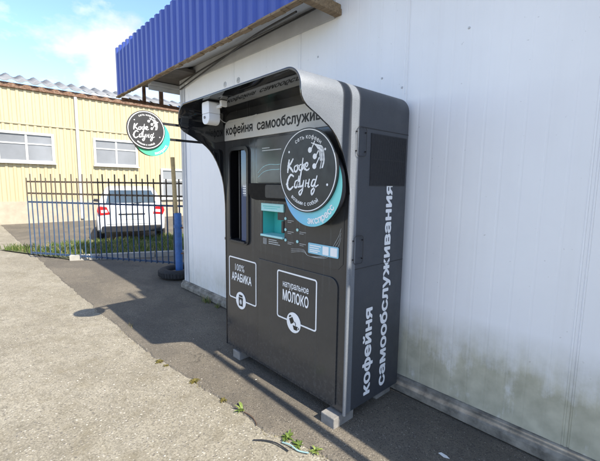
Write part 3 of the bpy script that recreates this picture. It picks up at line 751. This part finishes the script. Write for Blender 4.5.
# security camera hung under the hood
cam = thing('security_camera', (-1.09, -.33, 2.05), 'white security camera hung under the front of the dark kiosk hood', 'camera')
def tub(w, z0, z1, rb, rt):
    out = [(w - rt + rt * math.cos(R(t)), z1 - rt + rt * math.sin(R(t))) for t in range(0, 91, 15)] + [(-w + rt - rt * math.sin(R(t)), z1 - rt + rt * math.cos(R(t))) for t in range(0, 91, 15)]
    return out + [(-w + rb - rb * math.cos(R(t)), z0 + rb - rb * math.sin(R(t))) for t in range(0, 91, 10)] + [(w - rb + rb * math.sin(R(t)), z0 + rb - rb * math.cos(R(t))) for t in range(0, 91, 10)]
m = MB(); m.prism(tub(.052, 2.118, 2.203, .003, .016), (-1.1, -.378, 0), (1, 0, 0), (0, 0, 1), (0, .095, 0)); m.build('housing', M['plastic_white'], cam, smooth=True, bevel=.009)
m = MB(); m.prism(tub(.0515, 2.04, 2.1165, .044, .003), (-1.1, -.3775, 0), (1, 0, 0), (0, 0, 1), (0, .094, 0)); m.build('swivel_head', M['plastic_white'], cam, smooth=True, bevel=.024)
m = MB(); m.lathe([(.0, -.003), (.008, -.002), (.01, .004)], (-1.108, -.3785, 2.09), 16, axis=(0, -1, 0)); m.build('lens', M['black'], cam)
m = MB(); m.box(-1.05, -1.0, -.315, -.297, 2.155, 2.178); m.box(-1.012, -.985, -.31, -.26, 2.165, 2.2095); m.build('mount_arm', M['plastic_white'], cam, bevel=.004)
m = MB(); m.tube([tuple(p) for p in crom([(-1.1, -.29, 2.13), (-1.15, -.18, 2.08), (-1.1, -.08, 2.1), (-.95, -.02, 2.14)], 8)], .0028, 6); m.build('lead', M['trim'], cam, smooth=True)

# blade sign on two arms beside the hood
bs = thing('hanging_sign', (-1.5, -.645, 1.85), 'small round black and teal logo sign on two arms left of the kiosk hood', 'sign')
CYs, CZs, RS = -.67, 2.005, .1455
E1 = (1, 0, 0)
m = MB(); m.prism(circle(CYs + .047, CZs - .051, .142, 80), (-1.535, 0, 0), (0, 1, 0), (0, 0, 1), (.035, 0, 0))
tg = teal_grad('green_teal_gradient', 1, (.1, .5, .2), (.06, .42, .37), CYs - .1, CYs + .17)
td = m.build('teal_disc', [tg, M['plastic_black']], bs, smooth=True)
for p in td.data.polygons:
    if abs(p.normal.x) < .5: p.material_index = 1
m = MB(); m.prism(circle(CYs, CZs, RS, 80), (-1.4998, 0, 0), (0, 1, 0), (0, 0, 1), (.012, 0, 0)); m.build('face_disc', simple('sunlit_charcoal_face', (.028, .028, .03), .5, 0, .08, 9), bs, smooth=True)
m = MB(); m.ringband(circle(CYs, CZs, RS * .955, 80), circle(CYs, CZs, RS * .92, 80), (-1.4876, 0, 0), UY, UZ, (.0008, 0, 0)); logo(m, (-1.4862, 0, 0), UY, UZ, CYs, CZs, RS * .95); m.build('logo_print', M['white_print'], bs, fix=False)
m = MB(); arc_text(m, 'экспресс', (-1.4992, 0, 0), UY, UZ, CYs + .047, CZs - .051, .131, R(306), .021, inside=True, bold=.014); m.build('lettering', M['white_print'], bs, fix=False)
for z in (2.072, 1.952):
    m = MB(); m.bar((-1.517, -.56, z), (-1.517, -.03, z), .018, .018); m.box(-1.516, -1.4715, -.07, -.03, z - .02, z + .02); m.build('bracket_arm', M['plastic_black'], bs)

# blocks under the kiosk
def block(x0, x1, y0, y1, label):
    m = MB(); nx, ny, nz = 6, 6, 4
    m.box(x0, x1, y0, y1, .004, .0815); o = m.build('concrete_block', M['block'], bevel=.006)
    tag(o, label, 'concrete block', 'blocks under the kiosk')
block(-.15, -.03, -.07, .13, 'pale concrete block under the front right foot of the kiosk, partly in sun')
block(-.17, -.055, .43, .61, 'grey concrete block under the rear right foot of the kiosk, next to the wall')
block(-1.36, -1.25, .0, .19, 'grey concrete block under the front left foot of the kiosk, in shade')

# ================================================================ GATE, POST, TYRE
ty = thing('old_tyre', (-4.52, .92, 0), 'old black car tyre lying flat around the foot of the blue post', 'tyre')
pr = []
for t in range(0, 361, 15):
    a = R(t); pr.append((.26 + .075 * math.cos(a) * (1.08 if math.cos(a) > 0 else 1), .088 + .078 * math.copysign(abs(math.sin(a)) ** .7, math.sin(a))))
m = MB(); m.lathe(pr, (-4.52, .92, .004), 40)
for q in range(40):
    a = 2 * PI * q / 40; c = Vector((math.cos(a), math.sin(a), 0)); p = Vector((-4.52, .92, .092)) + c * .34
    m.bar(p - Vector((0, 0, .035)), p + Vector((0, 0, .035)), .03, .012, up=tuple(c))
m.build('tread', M['rubber'], ty, smooth=True)
m = MB(); m.lathe([(0, .1), (.12, .095), (.2, .085)], (-4.52, .92, .004), 20); m.build('fill', M['earth'], ty, smooth=True)
po = thing('gate_post', (-4.52, .92, 0), 'gate post with thick blue lower pipe and thin ochre upper pole', 'post')
m = MB(); m.lathe([(.06, 0.05), (.06, 1.08), (.054, 1.1), (0, 1.105)], (-4.52, .92, .004), 20); m.lathe([(.07, .85), (.07, .9)], (-4.52, .92, .004), 20); m.build('lower_pipe', M['post_blue'], po, smooth=True)
m = MB(); m.tube([(-4.55, .9, 1.1), (-4.585, .885, 2.03)], .034, 12); m.build('upper_pole', M['post_beige'], po, smooth=True)
for z in (.42, .86): m = MB(); m.tube([(-4.47, .94, z), (-4.38, .97, z)], .014, 8); m.build('hinge', M['rust'], po)

fe = thing('picket_gate', (-6.3, .6, 0), 'blue metal picket gate leaf with rusty tops, standing open left of the kiosk', 'gate')
ga = Vector((-4.72, 1.52, 0)); gb = Vector((-8.1, -.72, 0)); gd = (gb - ga); gl = gd.length; gu = gd.normalized()
nrm = Vector((-gu.y, gu.x, 0))
for z in (.1, 1.18, 1.36, 1.6):
    m = MB(); m.bar(ga + Vector((0, 0, z)), gb + Vector((0, 0, z)), .03, .035); m.build('rail', M['fence'], fe)
cnt = int(gl / .125)
for q in range(cnt + 1):
    p = ga + gu * (q * gl / cnt) + nrm * (.0255 if False else .026); top = 1.76 if q % 2 else 1.68
    m = MB(); wv = .02; b_ = random.uniform(-.012, .012)
    m.bar(p + Vector((0, 0, .07)), p + Vector((b_, b_, top)), wv, wv); m.build('picket', M['fence'], fe)

# ================================================================ GRASS, CAR, YELLOW BUILDING
gr = MB()
def inside(px, py):
    poly = [(-9.5, -1.2), (-7.25, -.15), (-6.65, 1.3), (-5.9, 3.0), (-4.8, 6.6), (-9.0, 6.6), (-9.3, 2.2)]; c = False; j = len(poly) - 1
    for i in range(len(poly)):
        xi, yi = poly[i]; xj, yj = poly[j]
        if (yi > py) != (yj > py) and px < (xj - xi) * (py - yi) / (yj - yi) + xi: c = not c
        j = i
    return c
cnt = 0
while cnt < 15000:
    px = random.uniform(-9.5, -4.8); py = random.uniform(-1.2, 6.6)
    if not inside(px, py): continue
    d = mnoise.noise(Vector((px * 1.4, py * 1.4, 0)))
    if d < -.35: continue
    cnt += 1
    hgt = random.uniform(.05, .15) * (1 + d * .5); a = random.uniform(0, 2 * PI); w_ = random.uniform(.006, .012); ln = random.uniform(.2, .7) * hgt
    ca, sa = math.cos(a), math.sin(a); b2 = random.uniform(0, 2 * PI); lx, ly = math.cos(b2) * ln, math.sin(b2) * ln
    gr.add([(px - ca * w_, py - sa * w_, .03), (px + ca * w_, py + sa * w_, .03), (px + lx * .4 + ca * w_ * .6, py + ly * .4 + sa * w_ * .6, .03 + hgt * .6), (px + lx * .4 - ca * w_ * .6, py + ly * .4 - sa * w_ * .6, .03 + hgt * .6), (px + lx, py + ly, .03 + hgt)],
           [(0, 1, 2, 3), (3, 2, 4)], 0 if random.random() < .8 else 1)
tag(gr.build('grass', [M['grass'], M['straw']], fix=False), 'short green grass on the verge between the gate and the white car', 'grass', kind='stuff')

car = thing('parked_car', (-8.95, 1.18, 0), 'white hatchback parked beyond the gate with its red tail light towards us', 'car')
CX0, CYc = -8.95, 1.18
def loft(stations, mat, name, parent, half):
    """stations: (x, [(halfwidth, z), ...]) from rear to front; mirrored about the car's centre line"""
    m = MB(); n = len(stations[0][1]) * 2; vs = []
    for x, sec in stations:
        ring = [(x, CYc + hw, z) for hw, z in sec] + [(x, CYc - hw, z) for hw, z in reversed(sec)]; vs += ring
    fs = []
    for i in range(len(stations) - 1):
        for k in range(n): fs.append((i * n + k, i * n + (k + 1) % n, (i + 1) * n + (k + 1) % n, (i + 1) * n + k))
    fs += [tuple(range(n)), tuple((len(stations) - 1) * n + k for k in range(n))]
    m.add(vs, fs); o = m.build(name, mat, parent, smooth=True); return o
def sec(s, wl, zb, zt): return [(wl * s * .86, zb), (wl * s * .98, zb + .08), (wl * s, zb + .3), (wl * s * 1.0, (zb + zt) / 2 + .1), (wl * s * .97, zt - .06), (wl * s * .92, zt)]
W2 = .87
body = loft([(CX0, sec(.86, W2, .34, .98)), (CX0 - .05, sec(.95, W2, .28, 1.0)), (CX0 - .25, sec(1, W2, .24, 1.0)), (CX0 - 1.2, sec(1, W2, .22, .98)), (CX0 - 2.6, sec(1, W2, .22, .95)), (CX0 - 3.2, sec(.98, W2, .22, .92)), (CX0 - 3.9, sec(.93, W2, .25, .78)), (CX0 - 4.15, sec(.8, W2, .32, .66))], M['car_white'], 'body', car, W2)
def csec(a, b, z0, z1): return [(a, z0), (a * .99, z0 + .1), ((a + b) / 2, (z0 + z1) / 2 + .03), (b, z1 - .05), (b * .9, z1)]
cab = loft([(CX0 - .06, csec(.76, .7, .97, 1.05)), (CX0 - .14, csec(.79, .66, .97, 1.27)), (CX0 - .26, csec(.8, .63, .97, 1.44)), (CX0 - .5, csec(.81, .62, .97, 1.49)), (CX0 - 1.6, csec(.81, .62, .96, 1.51)), (CX0 - 2.3, csec(.8, .6, .94, 1.44)), (CX0 - 3.05, csec(.78, .66, .92, .99))], M['car_white'], 'cabin', car, W2)
m = MB(); wz = [(1.075, -.055, .61), (1.27, -.126, .57), (1.4, -.216, .515)]
m.add([(CX0 + x + o_, CYc + sg_ * w_, z) for o_ in (.012, -.03) for z, x, w_ in wz for sg_ in (-1, 1)], [(0, 1, 3, 2), (2, 3, 5, 4), (6, 8, 9, 7), (8, 10, 11, 9), (0, 2, 8, 6), (2, 4, 10, 8), (1, 7, 9, 3), (3, 9, 11, 5), (0, 6, 7, 1), (4, 5, 11, 10)]); m.build('rear_window', M['glass'], car)
m = MB(); m.prism([(0, 0)] * 0 or rrect(CYc - .62, CYc + .62, .5, .505, .002), (CX0 + .004, 0, 0), (0, 1, 0), (0, 0, 1), (.004, 0, 0)); m.build('tailgate_seam', M['plastic_black'], car)
for sgn in (1, -1):
    for xa, xb, xt0, xt1 in ((-.55, -1.25, -.62, -1.25), (-1.33, -2.5, -1.33, -2.1)):
        q = [(CX0 + xa, .812, 1.02), (CX0 + xb, .812, 1.02), (CX0 + xt1, .675, 1.38), (CX0 + xt0, .68, 1.38)]
        m = MB(); m.add([(x, CYc + sgn * y, z) for x, y, z in q] + [(x, CYc + sgn * (y - .03), z) for x, y, z in q], [(0, 1, 2, 3), (7, 6, 5, 4), (0, 4, 5, 1), (1, 5, 6, 2), (2, 6, 7, 3), (3, 7, 4, 0)]); m.build('side_window', M['glass'], car)
    tl = [(.52, .76), (.79, .74), (.83, .86), (.8, .99), (.6, .97)]
    m = MB(); m.prism([(sgn * y + CYc, z) for y, z in tl], (CX0 - .12, 0, 0), (0, 1, 0), (0, 0, 1), (.135, 0, 0)); lt = m.build('tail_light', M['tail_red'], car, bevel=.02)
    m = MB(); m.prism([(sgn * y + CYc, z) for y, z in [(.58, .82), (.73, .81), (.74, .88), (.6, .89)]], (CX0 + .0155, 0, 0), (0, 1, 0), (0, 0, 1), (.004, 0, 0)); m.build('reverse_lens', M['plastic_white'], lt)
    for wx in (-.75, -3.3):
        m = MB(); m.lathe([(.19, -.1), (.3, -.1), (.318, -.07), (.318, .07), (.3, .1), (.19, .1)], (CX0 + wx, CYc + sgn * .78, .322), 28, axis=(0, 1, 0)); wh = m.build('wheel', M['rubber'], car, smooth=True)
        m = MB(); m.lathe([(0, .08 * sgn), (.06, .085 * sgn), (.19, .06 * sgn), (.195, .09 * sgn)], (CX0 + wx, CYc + sgn * .78, .322), 28, axis=(0, 1, 0)); m.build('rim', M['rim'], wh, smooth=True)
    m = MB(); m.prism([(0, 0), (.16, .02), (.14, .11), (.02, .1)], (CX0 - 2.5, CYc + sgn * .86, .98), (0, sgn, 0), (0, 0, 1), (-.09, 0, 0)); m.build('wing_mirror', M['plastic_black'], car, bevel=.015)
m = MB(); m.prism(rrect(CYc - .74, CYc + .74, .29, .46, .05), (CX0 - .06, 0, 0), (0, 1, 0), (0, 0, 1), (.1, 0, 0)); m.build('lower_bumper', M['plastic_black'], car, bevel=.015)
m = MB(); m.prism(rrect(CYc - .26, CYc + .26, .62, .735, .01), (CX0 - .02, 0, 0), (0, 1, 0), (0, 0, 1), (.03, 0, 0)); m.build('number_plate', M['win_white'], car)
m = MB(); m.prism(rrect(CYc - .33, CYc + .33, .745, .785, .015), (CX0 - .03, 0, 0), (0, 1, 0), (0, 0, 1), (.045, 0, 0)); m.build('tailgate_handle', M['plastic_black'], car, bevel=.008)
m = MB(); m.bar((CX0 + .005, CYc - .05, 1.03), (CX0 - .09, CYc + .42, 1.1), .018, .014); m.build('rear_wiper', M['plastic_black'], car)

car.location = (-8.95, 1.62, 0); car.rotation_euler = (0, 0, R(-16))
yb = thing('yellow_building', (-18, 5, 0), 'pale yellow ribbed building with white windows and grey sheet roof, beyond the gate and car', 'building')
m = MB(); YX = -16.; prof = []; y = -9.
while y < 22: prof += [(y, 0), (y + .1, 0), (y + .125, -.03), (y + .195, -.03), (y + .22, 0)]; y += .24
n = len(prof)
m.add([(YX - d, y, .85) for y, d in prof] + [(YX - d, y, 4.98) for y, d in prof], [(q, q + 1, n + q + 1, n + q) for q in range(n - 1)])
m.box(YX - 8, YX - .03, -9, 22, 0, 4.98); m.build('wall', M['yellow'], yb, fix=False)
MB().box(YX - .02, YX + .05, -9, 22, 0, .85).build('plinth', M['plinth'], yb)
MB().box(YX - .05, YX + .1, -9.05, 22, 4.985, 5.16).build('eave_board', M['rust'], yb, bevel=.01)
for y_ in (-5.2, 1.9, 7.2): MB().bar((YX + .09, y_, .1), (YX + .09, y_, 4.97), .1, .1).build('downpipe', M['trim'], yb, bevel=.02)
MB().box(YX + .03, YX + .05, -9, 22, 3.72, 3.78).build('sheet_joint', M['yellow'], yb)
m = MB(); prof = []; y = -9.1
while y < 22.1:
    for q in range(6): prof.append((y + q * .075, .05 * math.cos(q * PI / 3)))
    y += .45
n = len(prof)
m.add([(YX + .2, y, 5.22 + d) for y, d in prof] + [(YX - 1.6, y, 5.78 + d * 1.3) for y, d in prof], [(q, q + 1, n + q + 1, n + q) for q in range(n - 1)])
m.build('roof', M['slate'], yb, smooth=True, solid=.015, fix=False)
for (y0, y1, z0, z1) in ((2.55, 4.15, 2.4, 3.35), (5.35, 6.35, .95, 2.2), (-3.5, -1.9, 2.4, 3.35), (-.6, 1.0, 2.4, 3.35), (8.0, 9.6, 2.4, 3.35)):
    m = MB(); m.ringband([(y0 - .09, z0 - .09), (y1 + .09, z0 - .09), (y1 + .09, z1 + .09), (y0 - .09, z1 + .09)], [(y0, z0), (y1, z0), (y1, z1), (y0, z1)], (YX + .03, 0, 0), (0, 1, 0), (0, 0, 1), (.07, 0, 0))
    wn = m.build('window', M['win_white'], yb)
    MB().box(YX + .032, YX + .045, y0, y1, z0, z1).build('pane', M['curtain'], wn)
    m = MB(); m.box(YX + .046, YX + .075, (y0 + y1) / 2 - .035, (y0 + y1) / 2 + .035, z0, z1); m.box(YX + .046, YX + .07, y0, y1, z0 + (z1 - z0) * .62, z0 + (z1 - z0) * .62 + .05); m.build('glazing_bar', M['win_white'], wn)
    MB().box(YX + .03, YX + .16, y0 - .12, y1 + .12, z0 - .13, z0 - .091).build('sill', M['trim'], wn)

# ================================================================ WEEDS AND LITTER
def weed(x, y, size, n, mat, label, group, flatness=.6, name='weed'):
    m = MB()
    for q in range(n):
        a = random.uniform(0, 2 * PI); L = size * random.uniform(.5, 1.1); el = R(random.uniform(15, 80) * (1 - flatness) + 18); wd = L * random.uniform(.16, .3)
        d = Vector((math.cos(a), math.sin(a), 0)); sd = Vector((-d.y, d.x, 0)); pts = []
        p = Vector((x + random.uniform(-.2, .2) * size, y + random.uniform(-.2, .2) * size, .003)); e = el
        for k in range(5):
            t = k / 4; wv = wd * math.sin(PI * min(.97, t * .85 + .12)); up = Vector((0, 0, 1))
            pts += [p - sd * wv / 2 + up * wv * .15, p + up * 0, p + sd * wv / 2 + up * wv * .15]
            p = p + (d * math.cos(e) + up * math.sin(e)) * L / 4; e -= R(20)
            if p.z < .005: p.z = .005
        m.add(pts, [(k * 3 + c, k * 3 + c + 1, k * 3 + c + 4, k * 3 + c + 3) for k in range(4) for c in (0, 1)])
    tag(m.build(name, mat, fix=False), label, 'weed', group)
G = 'weeds along the edge of the asphalt'
weed(-.6, -.4, .075, 9, M['leaf_pale'], 'lone bright green weed with broad leaves in the pavement crack', G, .25)
weed(-.8, -.435, .035, 30, M['moss'], 'yellowish tuft of weeds just left of the lone bright green weed', G, .6)
weed(-1.19, -.47, .05, 50, M['moss'], 'olive clump of moss in the middle of the pavement crack', G, .7)
weed(-1.71, -.55, .045, 40, M['moss'], 'dry moss patch at the far end of the pavement crack', G, .7)
weed(-1.6, -.535, .03, 26, M['moss'], 'small low moss beside the dry patch at the far end of the crack', G, .7)
weed(-.17, -.35, .055, 26, M['leaf'], 'dark green leafy weed nearest the left of the bottom group', G, .3)
weed(-.08, -.335, .05, 22, M['leaf'], 'low dark weed in the middle of the bottom group', G, .5)
weed(.03, -.3, .06, 12, M['leaf_pale'], 'pale green weed at the right of the bottom group, near the front block', G, .25)
m = MB()
for q in range(2600):
    i_ = random.randrange(30, len(fine) - 1); ex, ey = fine[i_]
    if not -3.6 < ex < .9 or mnoise.noise(Vector((ex * 2.6, 7.7, 0))) < .08: continue
    x = ex + random.uniform(-.02, .02); y = ey + random.gauss(-.006, .012); L = random.uniform(.004, .013); a_ = random.uniform(0, 2 * PI)
    dx, dy = math.cos(a_) * L, math.sin(a_) * L; hz = random.uniform(.004, .013)
    m.add([(x - dy * .25, y + dx * .25, .001), (x + dy * .25, y - dx * .25, .001), (x + dx * .6, y + dy * .6, hz), (x + dx, y + dy, hz * .6)], [(0, 1, 2), (1, 3, 2)], random.choice((0, 0, 1)))
tag(m.build('crack_moss', [M['moss'], M['straw']], fix=False), 'thin dry moss growing along the crack between asphalt and old concrete', 'moss', kind='stuff')
def tuft(x, y, size, n, mats, label, group):
    m = MB()
    for q in range(n):
        a = random.uniform(0, 2 * PI); L = size * random.uniform(.4, 1.2); b = Vector((x + random.gauss(0, .35) * size, y + random.gauss(0, .18) * size, .002)); d = Vector((math.cos(a), math.sin(a), 0)); sd = Vector((-d.y, d.x, 0)) * random.uniform(.002, .0035)
        mid = b + d * L * .25 + Vector((0, 0, L * .6)); tip = b + d * L * .75 + Vector((0, 0, L * .85))
        m.add([b - sd, b + sd, mid + sd * .8, mid - sd * .8, tip], [(0, 1, 2, 3), (3, 2, 4)], 0 if random.random() < .65 else 1)
    tag(m.build('grass_tuft', mats, fix=False), label, 'grass', group)
GT = 'tufts of grass at the pavement'
tuft(-2.95, .585, .11, 60, [M['leaf'], M['straw']], 'larger grass tuft at the foot of the white wall left of the kiosk', GT)
tuft(-2.68, .59, .07, 36, [M['leaf'], M['straw']], 'smaller grass tuft at the foot of the wall, closer to the kiosk', GT)
tuft(-2.71, -.46, .08, 9, [M['straw'], M['straw']], 'thin dry grass tuft at the shadow edge left of the kiosk', GT)
m = MB(); m.tube([tuple(p) for p in crom([(-.57, -.405, .012), (-.5, -.4, .02), (-.44, -.405, .012), (-.4, -.425, .01)], 6)], [.003] * 19, 6); tag(m.build('twig', M['twig'], smooth=True), 'thin brown twig lying in the crack beside the bright green weed', 'twig')
m = MB()
sc = [(.53, .245), (.57, .235), (.6, .25), (.575, .262), (.54, .263)]
m.prism(sc, (0, 0, .006), (1, 0, 0), (0, 1, 0), (0, 0, .004)); tag(m.build('paper_scrap', M['scrap_white']), 'small white scrap of paper on the shaded asphalt right of the kiosk', 'litter')
m = MB(); m.tube([tuple(p) for p in crom([(-.16, -.4, .012), (-.1, -.385, .02), (-.04, -.375, .012), (.02, -.345, .016)], 6)], .0042, 6); tag(m.build('plastic_strip', M['scrap_teal'], smooth=True), 'pale teal plastic strip lying among the weeds at the bottom edge', 'litter')
m = MB(); m.tube([tuple(p) for p in crom([(-.3, -.52, .008), (-.24, -.47, .014), (-.17, -.435, .016), (-.08, -.42, .01)], 6)], .0045, 6); tag(m.build('dark_strand', M['plastic_black'], smooth=True), 'short dark curved strand at the bottom edge by the weeds', 'litter')  # thin curved tube in black, a plain strand
m = MB()
for q in range(1500):
    while True:
        x = random.uniform(-3.6, .7); y = random.uniform(-1.9, .45)
        d = -.5 + .1 * (x + 1.5)
        if y < d and random.random() < .8 or y >= d and random.random() < .12: break
    if -1.5 < x < .02 and y > -.06: continue
    r = random.uniform(.0018, .0055) * (1.5 if random.random() < .06 else 1); zz0 = .0095 if y > d + .02 else .0005
    vs = [(x + r * random.uniform(.7, 1.3) * cx_, y + r * random.uniform(.7, 1.3) * cy_, zz0 + r * cz_) for cx_, cy_, cz_ in ((1, 0, .3), (.3, 1, .3), (-.8, .6, .3), (-.8, -.6, .3), (.3, -1, .3), (.1, .1, .9))]
    m.add(vs, [(0, 1, 5), (1, 2, 5), (2, 3, 5), (3, 4, 5), (4, 0, 5), (0, 4, 3, 2, 1)], random.choice((0, 0, 1, 2)))
for q in range(1500):
    i_ = random.randrange(40, len(fine) - 1); ex, ey = fine[i_]
    if not -3.4 < ex < .8: continue
    dy = random.gauss(-.008, .02); r = random.uniform(.0015, .005) * (1.8 if random.random() < .05 else 1); x = ex + random.uniform(-.01, .01); y = ey + dy; zz0 = .0095 if dy > .014 else .0
    vs = [(x + r * random.uniform(.7, 1.4) * cx_, y + r * random.uniform(.7, 1.3) * cy_, zz0 + r * cz_) for cx_, cy_, cz_ in ((1, 0, .3), (.3, 1, .3), (-.8, .6, .3), (-.8, -.6, .3), (.3, -1, .3), (.1, .1, .9))]
    m.add(vs, [(0, 1, 5), (1, 2, 5), (2, 3, 5), (3, 4, 5), (4, 0, 5), (0, 4, 3, 2, 1)], random.choice((0, 1, 1, 3, 3, 2)))
tag(m.build('loose_grit', [simple('grit_grey', (.25, .23, .19), .9), simple('grit_dark', (.12, .11, .1), .9), simple('grit_pale', (.5, .47, .4), .9), simple('grit_soil', (.085, .065, .04), .95)], fix=True), 'loose grit scattered over the old concrete and asphalt', 'grit', kind='stuff')

# ================================================================ LIGHT, SKY, CAMERA
to_sun = Vector((1.0, .022, .97)).normalized()
sd = bpy.data.lights.new('sun', 'SUN'); sd.energy = 3.4; sd.angle = R(.53); sd.color = (1, .93, .82)
so = bpy.data.objects.new('sun', sd); COL.objects.link(so); so.location = (6, 0, 8); so.rotation_euler = to_sun.to_track_quat('Z', 'Y').to_euler()
wd = bpy.data.worlds.new('World'); scene.world = wd; wd.use_nodes = True
t = wd.node_tree; N = t.nodes; L = t.links; bg = N['Background']
sky = N.new('ShaderNodeTexSky'); sky.sky_type = 'NISHITA'; sky.sun_disc = False; sky.sun_elevation = math.asin(to_sun.z); sky.sun_rotation = math.atan2(to_sun.x, to_sun.y); sky.air_density = .85; sky.altitude = 1200; sky.dust_density = .3; sky.ozone_density = 3
tc = N.new('ShaderNodeTexCoord'); mp = N.new('ShaderNodeMapping'); mp.inputs['Scale'].default_value = (1, 1, 1.7); mp.inputs['Location'].default_value = (0.286, 0.012, 0.026)
L.new(tc.outputs['Generated'], mp.inputs[0])
nz = N.new('ShaderNodeTexNoise'); nz.inputs['Scale'].default_value = 2.6; nz.inputs['Detail'].default_value = 9; nz.inputs['Roughness'].default_value = .56; L.new(mp.outputs[0], nz.inputs['Vector'])
rp = N.new('ShaderNodeValToRGB'); rp.color_ramp.elements[0].position = .5; rp.color_ramp.elements[1].position = .585; L.new(nz.outputs['Fac'], rp.inputs[0])
n2 = N.new('ShaderNodeTexNoise'); n2.inputs['Scale'].default_value = 6; n2.inputs['Detail'].default_value = 6; L.new(mp.outputs[0], n2.inputs['Vector'])
cr = N.new('ShaderNodeValToRGB'); cr.color_ramp.elements[0].position = .3; cr.color_ramp.elements[0].color = (2.0, 2.1, 2.3, 1); cr.color_ramp.elements[1].position = .65; cr.color_ramp.elements[1].color = (3.5, 3.5, 3.5, 1); L.new(n2.outputs['Fac'], cr.inputs[0])
mx = N.new('ShaderNodeMix'); mx.data_type = 'RGBA'; L.new(rp.outputs[0], mx.inputs[0]); L.new(sky.outputs[0], mx.inputs[6]); L.new(cr.outputs[0], mx.inputs[7])
L.new(mx.outputs[2], bg.inputs[0]); bg.inputs[1].default_value = .147

CAMP = dict(f=369.84, pit=.1226, yaw=.829, roll=.0124, loc=(1.4659, -1.7627, 1.6))
cd = bpy.data.cameras.new('camera'); co = bpy.data.objects.new('camera', cd); COL.objects.link(co); scene.camera = co
cd.sensor_fit = 'HORIZONTAL'; cd.sensor_width = 36; cd.lens = CAMP['f'] * 36 / 600; cd.clip_start = .05; cd.clip_end = 600
ya, pi_, ro = CAMP['yaw'], CAMP['pit'], CAMP['roll']
Fv = Vector((-math.sin(ya) * math.cos(pi_), math.cos(ya) * math.cos(pi_), -math.sin(pi_))); Rv = Vector((math.cos(ya), math.sin(ya), 0)); Uv = Rv.cross(Fv)
R2 = Rv * math.cos(ro) + Uv * math.sin(ro); U2 = -Rv * math.sin(ro) + Uv * math.cos(ro)
mat = Matrix(((R2.x, U2.x, -Fv.x, CAMP['loc'][0]), (R2.y, U2.y, -Fv.y, CAMP['loc'][1]), (R2.z, U2.z, -Fv.z, CAMP['loc'][2]), (0, 0, 0, 1)))
co.matrix_world = mat
vs_ = scene.view_settings; vs_.view_transform = 'Standard'; vs_.look = 'None'; vs_.exposure = 1.54; vs_.gamma = 1; vs_.use_curve_mapping = False
scene.render.resolution_x = 1024; scene.render.resolution_y = 787
